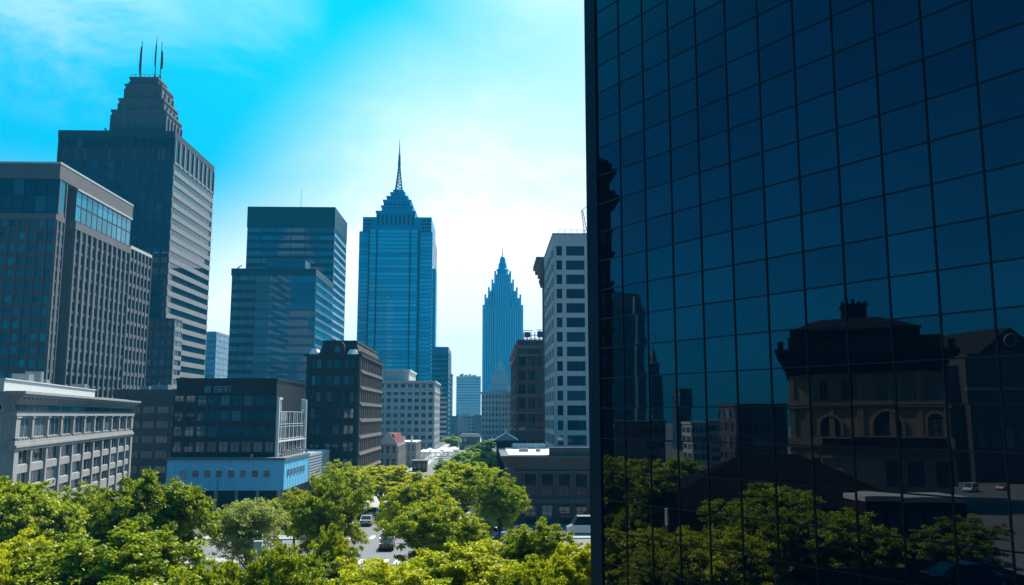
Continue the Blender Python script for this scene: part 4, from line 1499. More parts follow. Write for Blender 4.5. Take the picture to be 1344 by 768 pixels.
for px, py in ((684, 594), (690, 594), (706, 594)):
    p = W(px, py, y0 + 12)
    rp = B.solo('roof_unit', M['steel'])
    rp.abox(p.x - .4, p.x + .4, y0 + 11, y0 + 12, zt + .12, zt + .7)
    rp.tube((p.x, y0 + 11.5, zt + .7), (p.x - .6, y0 + 11.5, zt + 1.15), .1, n=6)
ur = W(721, 600, y0).x - x0
co_.box(fF, ur, wd + .5, -.9, .3, zt + .003, zt + 1.25)
# white roof house behind the edge
sh = B.mb('roof_house', M['paleblue'])
a, c_ = W(673, 585, y0 + 24), W(716, 585, y0 + 24)
sh.abox(a.x, c_.x, y0 + 24, y0 + 29, zt, zat(583, y0 + 24, 690))
B.finish()
yt_ = 176.0
cxt = W(664, 600, yt_).x
B = Bld('corner_turret', 'dark stone corner turret with a pale spiky pyramid cap beside the classical block', 'turret', (cxt, yt_, 0), hidden_below=640)
hw = (W(676, 600, yt_).x - W(651, 600, yt_).x) / 2
zt = zat(580, yt_, 664)
ft = FRONT(cxt - hw, yt_ - hw)
w = B.mb('wall', M['darkstone'])
w.box(ft, 0, 2 * hw, -2 * hw, 0, 0, zt)
for u in (0, 2 * hw - .5):
    w.box(ft, u, u + .5, -.02, .25, 0, zt - .4)
w.box(ft, -.2, 2 * hw + .2, -2 * hw - .2, .3, zat(601, yt_, 664), zat(601, yt_, 664) + .35)
for i in range(2):
    B.win(ft, hw * (.6 + .8 * i), zat(590, yt_, 664), .8, 1.7, 'sash', M['black'], GLS['dark'], n=.0)
    B.win(ft, hw * (.6 + .8 * i), zat(612, yt_, 664), .8, 1.9, 'sash', M['black'], GLS['dark'], n=.0)
cap = B.mb('roof', M['navy2'])
cap.box(ft, -.5, 2 * hw + .5, -2 * hw - .5, .5, zt + .003, zt + .35)
cap.taper(ft, -.4, 2 * hw + .4, -2 * hw - .4, .4, zt + .35, zat(569.5, yt_, 664), hw, hw)
fi = B.mb('finial', M['roofwhite'])
for k in range(4):
    sx, sy = ((-1, -1), (1, -1), (1, 1), (-1, 1))[k]
    ap = (cxt, yt_, zat(568.5, yt_, 664))
    fi.tube((cxt + sx * (hw + .4), yt_ + sy * (hw + .4), zt + .4), ap, .16, n=6)
fi.tube((cxt, yt_, zat(570, yt_, 664)), (cxt, yt_, zat(562, yt_, 664)), .22, .04, n=6)
B.finish()

# ------------------------------------------------------------------ small old houses beyond the brownstone block
y0 = 250.0
x0, x1 = W(497, 590, y0).x, W(521, 590, y0).x
zt = zat(583, y0, 510)
yd = 300.0
B = Bld('gabled_house', 'small old stone house with a white scrolled gable and dark red roof', 'house', ((x0 + x1) / 2, y0, 0), hidden_below=625)
w = B.mb('wall', M['stone'])
w.abox(x0, x1, y0, y0 + 24, 0, zt)
rfm = B.mb('roof', M['redpaint'])
rfm.taper(FRONT(x0, y0), .2, x1 - x0 - .1, -24, -1, zt, zat(570, y0, 510), 1.2, 1.6)
ga_ = B.mb('gable', M['stonew'])
prof = [(0, 0), (.5, 1.2), (1.3, 1.9), (1.9, 3.0), (2.6, 3.3), (3.3, 3.0), (3.7, 1.9), (4.6, 1.2), (5.2, 0)]
for (ua, ha), (ub, hb) in zip(prof[:-1], prof[1:]):
    ga_.hexa([(x0 + ua, y0 + .35, zt), (x0 + ua, y0 - .05, zt), (x0 + ub, y0 - .05, zt), (x0 + ub, y0 + .35, zt)],
             [(x0 + ua, y0 + .35, zt + ha + .01), (x0 + ua, y0 - .05, zt + ha + .01), (x0 + ub, y0 - .05, zt + hb + .01), (x0 + ub, y0 + .35, zt + hb + .01)])
fF, fR = FRONT(x0, y0), RIGHT(x1, y0)
facade(B, fF, x1 - x0, 1, zt - .5, 3, 2, M['stone'], M['stonew'], GLS['dark'], pier=.4, span=.4, pn=.15, sn=.1, style='sash')
facade(B, fR, 24, 1, zt - .5, 9, 2, M['stone'], M['stonew'], GLS['dark'], pier=.4, span=.4, pn=.3, sn=.2, style='sash')
B.finish()
y0 = 285.0
x0, x1 = W(522, 600, y0).x, W(545, 600, y0).x
zt = zat(582, y0, 535)
B = Bld('terrace_house', 'low stone terrace with chimneys just right of the gabled house', 'house', ((x0 + x1) / 2, y0, 0), hidden_below=625)
B.mb('wall', M['grystone']).abox(x0, x1, y0, y0 + 20, 0, zt)
B.mb('parapet', M['stonew']).abox(x0 - .2, x1 + .3, y0 - .3, y0 + 20.2, zt + .003, zt + .5)
facade(B, FRONT(x0, y0), x1 - x0, .5, zt - .5, 4, 2, M['grystone'], M['stonew'], GLS['dark'], pier=.4, span=.4, pn=.15, sn=.1, style='sash')
facade(B, RIGHT(x1, y0), 20, .5, zt - .5, 6, 2, M['stone'], M['stonew'], GLS['dark'], pier=.4, span=.4, pn=.3, sn=.2, style='sash')
for u in (1.2, 3.8):
    B.solo('chimney', M['stonew']).abox(x1 - u - .6, x1 - u, y0 + 3, y0 + 4.2, zt, zt + 2.2)
B.finish()
y0 = 262.0
x0, x1 = W(541, 606, y0).x, W(560, 606, y0).x
zt = zat(605.5, y0, 550)
B = Bld('red_kiosk', 'dark red painted kiosk behind the street trees', 'kiosk', ((x0 + x1) / 2, y0, 0), hidden_below=625)
B.mb('wall', M['redpaint']).abox(x0, x1, y0, y0 + 5, 0, zt)
B.mb('roof', M['roofing']).abox(x0 - .3, x1 + .3, y0 - .4, y0 + 5.3, zt + .003, zt + .25)
facade(B, FRONT(x0, y0), x1 - x0, .6, zt - .5, 3, 1, M['redpaint'], M['black'], GLS['dark'], pier=.2, span=.2, pn=.05, sn=.05, style='sash')
B.finish()

# ------------------------------------------------------------------ what stands off to the left and shows in the mirror glass
def vfr(px_l, px_r, py, depth, turn=0.0):
    """Facade frame of a building seen in the glass between two picture columns at a depth beyond it; folded back to its place."""
    a, c_ = W(px_l, py, depth), W(px_r, py, depth)
    O = fold(c_)
    nrm = foldv(Vector((math.sin(turn), -math.cos(turn), 0)))
    return Fr(O, nrm), c_.x - a.x


def vz(py, depth, px=1000):
    return W(px, py, depth).z


# old palace
D = 150.0
fP, wd = vfr(1034, 1247, 560, D, -0.34)
wd *= 0.93
z = lambda py: vz(py, D, 1140)
B = Bld('old_palace', 'cream stone palace with a dark overhanging cornice and roof, seen mirrored in the glass tower', 'palace',
        fP.p(wd / 2, -10, 0), virtual=True, sub=True)
dp = 24
w = B.mb('wall', M['palace'])
w.box(fP, 0, wd, -dp, 0, 0, z(488))
for za, zc, n_ in ((534, 529, .45), (528.9, 526, .3), (590, 575, .5), (606, 602, .35)):
    w.box(fP, -n_, wd + n_, -dp - n_, n_, z(za) + .002, z(zc))
for u in (.0, wd * .16, wd * .335, wd * .53, wd * .71, wd * .86, wd - .9):
    w.box(fP, u, u + .9, -.05, .28, z(526), z(488.5))
    w.box(fP, u, u + .9, -.05, .28, z(602), z(534.2))
X = lambda px: wd - (W(px, 520, D).x - W(1034, 520, D).x)
for px, hw in ((1080, 5.5), (1109, 7.5), (1153, 10), (1183, 5.5), (1212, 8)):
    B.win(fP, X(px), (z(498) + z(522)) / 2, hw * .26, z(498) - z(522), 'cross', M['palace'], GLS['dark'], n=.02)
    w.box(fP, X(px) - hw * .13 - .35, X(px) + hw * .13 + .35, 0, .4, z(497), z(495))
    w.box(fP, X(px) - hw * .13 - .35, X(px) - hw * .13 - .05, 0, .25, z(524), z(497.2))
    w.box(fP, X(px) + hw * .13 + .05, X(px) + hw * .13 + .35, 0, .25, z(524), z(497.2))
def arch(u, zb0, r, hgt, n_=.35):
    """Arched opening: dark recess panel with a stone ring round it."""
    b_ = B.mb('arch_ring', M['palace'])
    dk = B.mb('arch_recess', M['black'])
    k = 9
    for i in range(k):
        a0, a1 = math.pi * i / k, math.pi * (i + 1) / k
        c0, s0, c1, s1 = math.cos(a0), math.sin(a0), math.cos(a1), math.sin(a1)
        q = lambda rr, c, s, nn: fP.p(u + rr * c, nn, zb0 + hgt + rr * s)
        for (ra, rb, nn, mbx) in ((r, r + .45, n_, b_), (0.0, r, .04, dk)):
            A = [q(ra, c0, s0, nn), q(rb, c0, s0, nn), q(rb, c1, s1, nn), q(ra, c1, s1, nn)]
            Bk = [q(ra, c0, s0, -.1), q(rb, c0, s0, -.1), q(rb, c1, s1, -.1), q(ra, c1, s1, -.1)]
            mbx.poly(A)
            for e0 in range(4):
                e1 = (e0 + 1) % 4
                mbx.poly([A[e0], Bk[e0], Bk[e1], A[e1]])
    dk.box(fP, u - r, u + r, -.1, .04, zb0, zb0 + hgt)
    b_.box(fP, u - r - .45, u - r, -.1, n_, zb0, zb0 + hgt)
    b_.box(fP, u + r, u + r + .45, -.1, n_, zb0, zb0 + hgt)
arch(X(1156), z(574), 2.3, z(560) - z(574))
arch(X(1086), z(574), 1.7, z(560) - z(574))
arch(X(1215), z(574), 1.3, z(553) - z(574))
for px in (1060, 1160, 1188, 1222):
    arch(X(px), z(640), 1.35, z(612) - z(640))
B.win(fP, X(1215), (z(552) + z(573)) / 2, 2.3, 2.6, 'cross', M['palace'], GLS['dark'], n=.06)
ba = B.mb('balcony', M['palacedark'])
ba.box(fP, X(1225), X(1075), .52, 1.9, z(590), z(577))
en = B.mb('cornice', M['palacedark'])
for za, zc, n_ in ((488, 478, .5), (478, 471, .8), (471, 466, 1.3), (466, 461, 1.8), (461, 457, 2.1)):
    en.box(fP, -n_, wd + n_, -dp - n_, n_, z(za) + .002, z(zc))
for i in range(24):
    u = i * wd / 23
    en.box(fP, u - .3, u + .3, .4, 1.7, z(471) - .9, z(471) + .01)
en.box(fP, .2, wd - .2, -dp, -.2, z(457) + .002, z(440))
for u in (-1.6, wd + .6):
    en.box(fP, u, u + 1.0, .6, 1.6, z(457), z(446))
ro = B.mb('roof', M['palacedark'])
ro.box(fP, X(1204), X(1040), -dp + 1, -.9, z(440) + .003, z(429))
ro.box(fP, X(1206), X(1038), -dp + .8, -.5, z(429) + .003, z(426))
ro.taper(fP, X(1204), X(1040), -dp + 1, -.9, z(426), z(408), 6.0, 6.0)
ch = B.mb('belvedere', M['palacedark'])
ch.box(fP, X(1144), X(1111), -dp * .6, -dp * .35, z(412), z(390))
ch.box(fP, X(1146), X(1109), -dp * .62, -dp * .33, z(390) + .003, z(387.5))
for i in range(5):
    u = X(1112 + i * 8)
    ch.box(fP, u - .25, u + .25, -dp * .5, -dp * .45, z(387.5), z(387.5) + (1.2 if i in (1, 2) else .7))
B.finish()

# gabled church-like hall right of it
D = 215.0
fC, wd = vfr(1268, 1372, 500, D, 0.05)
z = lambda py: vz(py, D, 1300)
B = Bld('gabled_hall', 'dark brick hall with a round window under its gable, mirrored beside the palace', 'church', fC.p(wd / 2, -10, 0), virtual=True)
w = B.mb('wall', M['darkstone'])
w.box(fC, 0, wd, -26, 0, 0, z(462))
w.box(fC, wd - .5, wd + 12, -22, -3, 0, z(480))
gb = B.mb('gable', M['hallslate'])
ug = wd - (W(1325, 500, D).x - W(1268, 500, D).x)
hw = wd * .42
gb.hexa([fC.p(ug - hw, .3, z(462)), fC.p(ug + hw, .3, z(462)), fC.p(ug + hw, -26, z(462)), fC.p(ug - hw, -26, z(462))],
        [fC.p(ug - .1, .3, z(430)), fC.p(ug + .1, .3, z(430)), fC.p(ug + .1, -26, z(430)), fC.p(ug - .1, -26, z(430))])
st_ = B.mb('trim', M['darkstonelit'])
st_.box(fC, -.3, wd + .3, -.1, .5, z(512), z(508))
c0 = Vector(fC.p(ug, .55, z(449)))
for i in range(16):
    a0, a1 = 2 * math.pi * i / 16, 2 * math.pi * (i + 1) / 16
    st_.tube(c0 + fC.U * 1.7 * math.cos(a0) + ZV * 1.7 * math.sin(a0), c0 + fC.U * 1.7 * math.cos(a1) + ZV * 1.7 * math.sin(a1), .22, n=6)
for i in range(5):
    for za, zc in ((486, 504), (524, 548), (562, 585)):
        B.win(fC, wd * (.12 + .19 * i), (z(za) + z(zc)) / 2, 1.7, z(za) - z(zc), 'cross', M['darkstonelit'], GLS['dark'], n=.02)
B.finish()

# far towers and low blocks in the glass
def vtower(nm, lab, cat, px0, px1, py, depth, mt_, gl, cols, rows, dpt=20, top=None):
    f_, wd_ = vfr(px0, px1, py, depth)
    b_ = Bld(nm, lab, cat, f_.p(wd_ / 2, -dpt / 2, 0), virtual=True)
    zt_ = vz(py, depth, (px0 + px1) / 2)
    b_.mb('wall', mt_).box(f_, 0, wd_, -dpt, 0, 0, zt_)
    b_.mb('parapet', mt_).box(f_, -.3, wd_ + .3, -dpt - .3, .3, zt_ + .003, zt_ + .8)
    facade(b_, f_, wd_, .6, zt_ - 1, cols, rows, mt_, mt_, gl, pier=.2, span=.4, pn=.25, sn=.2, style='plain')
    facade(b_, Fr(f_.p(wd_, 0, 0), f_.U), dpt, .6, zt_ - 1, max(2, int(dpt / 5)), rows, mt_, mt_, gl, pier=.2, span=.4, pn=.25, sn=.2, style='plain')
    if top:
        top(b_, f_, wd_, zt_)
    return b_.finish()


def top_r3(b_, f_, wd_, zt_):
    k = b_.mb('crown', M['navy2'])
    zc = vz(383, 520, 820)
    k.taper(f_, .0, wd_, -20, 0, zt_ + .8, zc, 2.5, 1.5)
    s = b_.mb('stair_tower', M['paleoffice'])
    s.box(f_, wd_ * .25, wd_ * .33, 0.02, 1.2, 0, zc - 2)


vtower('skyscraper', 'tall dark skyscraper with tapering top, mirrored left of the slim spire', 'skyscraper', 800, 846, 404, 520, M['navy2'], GLS['navy'], 8, 26, 24, top_r3)


def top_r4(b_, f_, wd_, zt_):
    k = b_.mb('spire', M['navy2'])
    c0 = f_.p(wd_ / 2, -3, 0)
    k.lathe((c0[0], c0[1], 0), [(2.9, zt_ - 3), (3.0, zt_), (3.0, zt_ + 1.2), (2.2, zt_ + 2), (1.5, zt_ + 6), (.6, zt_ + 9), (.32, zt_ + 10), (.25, zt_ + 17), (.02, zt_ + 18)], n=10)


vtower('steeple', 'slim pointed steeple mirrored in the glass between two dark towers', 'steeple', 855, 868, 480, 470, M['navy'], GLS['dark'], 2, 9, 6, top_r4)
vtower('office_tower', 'narrow flat topped dark tower mirrored right of the slim steeple', 'office tower', 889, 907, 513, 420, M['navy2'], GLS['navy'], 4, 10, 14)
vtower('low_block', 'long low pale block mirrored beyond the trees in the glass', 'building', 908, 966, 556, 300, M['grystone'], GLS['dark'], 12, 4, 14)
vtower('brick_block', 'dark flat block mirrored left of the old palace', 'building', 966, 1032, 535, 230, M['darkbrown'], GLS['dark'], 6, 5, 16)
vtower('shop_block', 'low dark block mirrored below the tall skyscraper', 'building', 806, 872, 556, 260, M['brown'], GLS['dark'], 8, 3, 14)

# ornate dark tower at the very edge of the glass
D = 180.0
fO, wd = vfr(776, 801, 300, D)
z = lambda py: vz(py, D, 795)
B = Bld('ornate_dark_tower', 'dark ornate tower with jutting cornices mirrored along the edge of the glass', 'tower', fO.p(wd / 2, -3, 0), virtual=True)
w = B.mb('wall', M['palacedark'])
w.box(fO, 0, wd, -8, 0, 0, z(222))
for py, n_ in ((208, -1.2), (216, .6), (224, 1.4), (232, .7), (246, .2), (252, 1.5), (258, 2.0), (264, 1.1), (300, .3), (330, .6), (335, .3), (372, .9), (380, .4), (430, .5), (500, .4)):
    w.box(fO, -n_, wd + n_, -8 - n_, n_ * .6 + .1, z(py + 4), z(py))
rf_ = B.mb('roof', M['palacedark'])
rf_.taper(fO, 0, wd, -8, 0, z(212), z(203), 1.6, 2.5)
for i in range(10):
    B.win(fO, wd * .5, z(285 + i * 27), 1.1, 1.9, 'sash', M['black'], GLS['dark'], n=.02)
B.finish()

# dark hipped market hall among the trees
D = 104.0
fK, wd = vfr(846, 1215, 640, D)
z = lambda py: vz(py, D, 1000)
B = Bld('dark_market_hall', 'long dark slate hipped roof hall between trees, mirrored in the lower panes', 'market hall', fK.p(wd / 2, -6, 0), virtual=True)
w = B.mb('wall', M['darkbrown'])
w.box(fK, .6, wd - .6, -11.4, -.6, 0, z(668))
rf_ = B.mb('roof', M['palacedark'])
rf_.taper(fK, 0, wd, -12, 0, z(668) + .003, z(600), 13.0, 5.6)
for i in range(9):
    B.win(fK, 2.5 + i * (wd - 5) / 8, 2.2, 2.0, 2.2, 'mull3', M['black'], GLS['dark'], n=-.58)
B.finish()

# ------------------------------------------------------------------ trees
LEAF = dict(
    maple=leafmat('maple_leaf', (0.03, 0.075, 0.004), (0.24, 0.32, 0.006), (0.56, 0.57, 0.010), (0.55, 0.38, 0.02)),
    lime=leafmat('lime_leaf', (0.05, 0.11, 0.004), (0.36, 0.43, 0.006), (0.68, 0.65, 0.012), (0.62, 0.42, 0.03)),
    fine=leafmat('olive_leaf', (0.10, 0.14, 0.05), (0.30, 0.36, 0.12), (0.48, 0.52, 0.2)),
    far=leafmat('far_leaf', (0.05, 0.12, 0.03), (0.22, 0.34, 0.06), (0.42, 0.50, 0.08)),
)


def make_crown(name, rx, rz, hz, nclump, nleaf, lsize, mat, seed):
    """A crown of small folded leaves clustered on the ends of limbs through the crown's volume."""
    g = np.random.default_rng(seed)
    P, S, T = [], [], []
    # a few big lobes make the outline uneven
    nl = 9
    lobes = []
    for i in range(nl):
        a = 2 * math.pi * (i + g.uniform(-.3, .3)) / nl
        el = g.uniform(-.35, 1.1)
        lobes.append((rx * .58 * math.cos(a) * math.cos(el), rx * .58 * math.sin(a) * math.cos(el), hz + rz * .55 * math.sin(el), g.uniform(.38, .60)))
    lobes.append((0, 0, hz + rz * .45, .55))
    cl = []
    for i in range(nclump):
        lb = lobes[g.integers(len(lobes))]
        v = g.normal(size=3)
        v /= np.linalg.norm(v)
        if v[2] < -.2 and g.random() < .6:
            v[2] = -v[2]
        r = g.uniform(.45, 1.0) ** .5
        cl.append((lb[0] + v[0] * r * rx * lb[3], lb[1] + v[1] * r * rx * lb[3], lb[2] + v[2] * r * rz * lb[3]))
    cl = np.array(cl)
    per = nleaf // nclump
    cs = g.uniform(.6, 1.25, nclump) * rx * .12
    sub = 9                                                  # sprays of leaves within each clump
    so_ = g.normal(size=(nclump * sub, 3)) * np.array([1, 1, .75])
    so_ = np.repeat(cl, sub, 0) + so_ * np.repeat(cs, sub)[:, None]
    idx = np.repeat(np.arange(nclump * sub), per // sub)
    off = g.normal(size=(len(idx), 3)) * np.array([1, 1, .45]) * rx * .042
    pos = so_[idx] + off
    n = len(pos)
    # leaf blades: mostly facing up and outwards
    out = pos - np.array([0, 0, hz - rz * .4])
    out /= np.linalg.norm(out, axis=1)[:, None] + 1e-6
    nr = out * .35 + np.array([0, 0, .6]) + g.normal(size=(n, 3)) * .55
    nr /= np.linalg.norm(nr, axis=1)[:, None]
    t = np.cross(nr, g.normal(size=(n, 3)))
    t /= np.linalg.norm(t, axis=1)[:, None]
    b = np.cross(nr, t)
    s = lsize * g.uniform(.6, 1.35, n)[:, None]
    v0 = pos - t * s
    v1 = pos + b * s * .62 + nr * s * .22
    v2 = pos + t * s - np.array([0, 0, .25]) * s
    v3 = pos - b * s * .62 + nr * s * .22
    V = np.stack([v0, v1, v2, v3], 1).reshape(-1, 3)
    me = bpy.data.meshes.new(name)
    me.vertices.add(len(V))
    me.vertices.foreach_set('co', V.ravel().astype(np.float32))
    me.loops.add(n * 4)
    me.loops.foreach_set('vertex_index', np.arange(n * 4, dtype=np.int32))
    me.polygons.add(n)
    me.polygons.foreach_set('loop_start', np.arange(0, n * 4, 4, dtype=np.int32))
    me.polygons.foreach_set('loop_total', np.full(n, 4, dtype=np.int32))
    me.materials.append(mat)
    me.update(calc_edges=True)
    me.validate()
    return me, cl


def make_tree(name, rx, rz, h, nclump, nleaf, lsize, mat, seed):
    """Template: trunk with limbs, and crown; h is the height of the crown's top."""
    hz = h - rz
    me, cl = make_crown('crown', rx, rz, hz, nclump, nleaf, lsize, mat, seed)
    root = empty(name, (0, 0, 0))
    o = bpy.data.objects.new('crown', me)
    COL.objects.link(o)
    o.parent = root
    g = random.Random(seed)
    tb = MB()
    r0 = .018 * h + .06
    fork = hz - rz * .55
    lean = (g.uniform(-.2, .2), g.uniform(-.2, .2))
    pts = [Vector((0, 0, -.1)), Vector((lean[0] * .4, lean[1] * .4, fork * .5)), Vector((lean[0], lean[1], fork))]
    tb.tube(pts[0], pts[1], r0 * 1.5, r0 * 1.05, n=9)
    tb.tube(pts[1] - ZV * .03, pts[2], r0 * 1.05, r0 * .85, n=9)
    for c_ in cl[:: max(1, len(cl) // 22)]:
        c_ = Vector(c_)
        st = pts[1].lerp(pts[2], g.uniform(.55, 1.0))
        m1 = st.lerp(c_, .45) + Vector((g.uniform(-.3, .3), g.uniform(-.3, .3), .35))
        tb.tube(st, m1, r0 * .42, r0 * .26, n=6)
        tb.tube(m1, c_, r0 * .26, r0 * .07, n=5)
    tb.tube(pts[2] - ZV * .03, Vector((lean[0], lean[1], hz + rz * .5)), r0 * .85, r0 * .15, n=8)
    tb.build('trunk', M['bark'], root)
    return root


PROTO = {}
used_proto = set()


def proto(kind):
    if kind not in PROTO:
        PROTO[kind] = {
            'm1': lambda: make_tree('maple_tree', 5.2, 4.7, 10.0, 120, 66000, .13, LEAF['maple'], 21),
            'm2': lambda: make_tree('maple_tree', 5.0, 4.5, 10.0, 110, 66000, .125, LEAF['maple'], 22),
            'l1': lambda: make_tree('plane_tree', 5.0, 4.6, 10.0, 115, 66000, .13, LEAF['lime'], 23),
            'l2': lambda: make_tree('plane_tree', 5.4, 4.3, 10.0, 115, 66000, .13, LEAF['lime'], 24),
            'f1': lambda: make_tree('olive_tree', 4.6, 4.0, 10.0, 150, 34000, .115, LEAF['fine'], 25),
            'r1': lambda: make_tree('street_tree', 5.0, 4.2, 10.0, 80, 7000, .42, LEAF['far'], 26),
        }[kind]()
    return PROTO[kind]


trnd = random.Random(5)


def plant(kind, loc, h, wpx_m, label, group, cat='tree'):
    src = proto(kind)
    t = src if kind not in used_proto else copy_tree(src)
    used_proto.add(kind)
    base_w = {'m1': 12.0, 'm2': 11.6, 'l1': 11.6, 'l2': 12.4, 'f1': 10.2, 'r1': 10.6}[kind]
    s = wpx_m / base_w
    t.location = (loc[0], loc[1], .0)
    t.rotation_euler = (0, 0, trnd.uniform(0, 6.28))
    t.scale = (s, s, h / 10.2)
    tag(t, label, cat, group)
    return t


# px, py of the crown's top, width in pixels, depth, kind, label
TREES = [
    (20, 618, 180, 75, 'l1', 'big yellow green tree in the left corner before the pale stone block'),
    (116, 634, 118, 90, 'm1', 'rounded tree before the middle of the pale stone block'),
    (205, 620, 178, 72, 'm2', 'large dark hollow tree before the gap left of the blue podium'),
    (14, 694, 150, 54, 'l2', 'bright low tree in the bottom left corner'),
    (328, 652, 112, 80, 'f1', 'pale grey green fine leaved tree before the blue podium'),
    (432, 624, 105, 86, 'm1', 'dense tree before the right end of the blue podium, left of the road gap'),
    (266, 728, 130, 50, 'l1', 'bright tree at the bottom edge below the dark hollow tree'),
    (380, 706, 140, 53, 'l2', 'bright tree at the bottom edge right of the pale signboard'),
    (438, 690, 70, 64, 'm2', 'narrow tree at the left edge of the road gap'),
    (452, 605, 90, 132, 'm1', 'tree before the foot of the dark brownstone block'),
    (500, 607, 92, 150, 'l1', 'tree at the kerb before the small gabled house'),
    (388, 640, 70, 112, 'l2', 'small tree between the pale fine leaved tree and the blue podium corner'),
    (548, 622, 110, 100, 'm2', 'rounded tree right of the road gap with its crown over the kerb'),
    (610, 602, 105, 122, 'l1', 'tall tree in the middle of the avenue before the far green trees'),
    (655, 618, 80, 112, 'm1', 'dark tree against the low dark classical block'),
    (574, 652, 138, 82, 'l2', 'wide tree right of the parked purple car'),
    (597, 704, 185, 61, 'l1', 'broad yellowish tree at the bottom edge right of the road gap'),
    (706, 682, 125, 72, 'm2', 'leafy tree below the low dark classical block'),
    (756, 707, 80, 66, 'l1', 'tree touching the dark edge of the glass tower'),
    (688, 728, 105, 58, 'l2', 'low bright tree at the bottom edge left of the glass tower'),
    (158, 728, 92, 56, 'm1', 'dark tree at the bottom edge below the dark hollow tree, left side'),
    (560, 640, 60, 140, 'm1', 'small tree half hidden behind the wide avenue trees'),
]
for px, py, wpx, Y, kind, lab in TREES:
    p = W(px, py, Y)
    plant(kind, p, max(5.5, p.z), wpx * Y / FPX, lab, 'leafy trees along the avenue and square')
FAR = [(628, 584, 40, 300, 'light green tree at the far end of the avenue, left of the corner turret'),
       (612, 592, 44, 255, 'bluish tree standing before the low dark blue pavilion'),
       (638, 592, 42, 240, 'street tree just left of the corner turret'),
       (590, 607, 46, 230, 'low tree before the white market canopies'),
       (645, 604, 34, 205, 'small street tree at the foot of the corner turret'),
       (594, 573, 30, 410, 'hazy tree left of the low dark blue pavilion'),
       (624, 600, 40, 205, 'pale street tree in the middle of the far avenue'),
       (644, 577, 32, 400, 'hazy tree right of the low dark blue pavilion')]
for px, py, wpx, Y, lab in FAR:
    p = W(px, py, Y)
    plant('r1', p, max(5, p.z), wpx * Y / FPX, lab, 'trees at the far end of the avenue')
VT = [(830, 612, 118, 110, 'm1', 'bushy tree mirrored at the left edge of the lower panes'),
      (884, 596, 90, 150, 'l1', 'tree mirrored below the slim steeple'),
      (1000, 636, 190, 84, 'm2', 'wide tree mirrored in front of the dark market hall'),
      (1110, 668, 150, 76, 'm1', 'tree mirrored before the old palace'),
      (930, 690, 170, 70, 'l2', 'tree mirrored low down in the glass, left of the market hall roof'),
      (1255, 676, 120, 88, 'm1', 'dark bush of a tree mirrored above the dark sedan'),
      (850, 690, 110, 78, 'm2', 'tree mirrored beside the dark corner column')]
for px, py, wpx, Y, kind, lab in VT:
    v = W(px, py, Y)
    r_ = fold(v)
    plant(kind, r_, max(5, v.z), wpx * Y / FPX, lab, 'trees mirrored in the glass tower')

# ------------------------------------------------------------------ vehicles
CARM = {}


def paint(name, col):
    if name not in CARM:
        m, nodes, links, p = base_mat(name)
        p.inputs['Base Color'].default_value = (*col, 1)
        p.inputs['Roughness'].default_value = 0.25
        p.inputs['Coat Weight'].default_value = 0.6
        p.inputs['Metallic'].default_value = 0.25
        CARM[name] = m
    return CARM[name]


def glow(name, col):
    return surf(name, col, rough=0.25, var=0.05, spec=0.6)


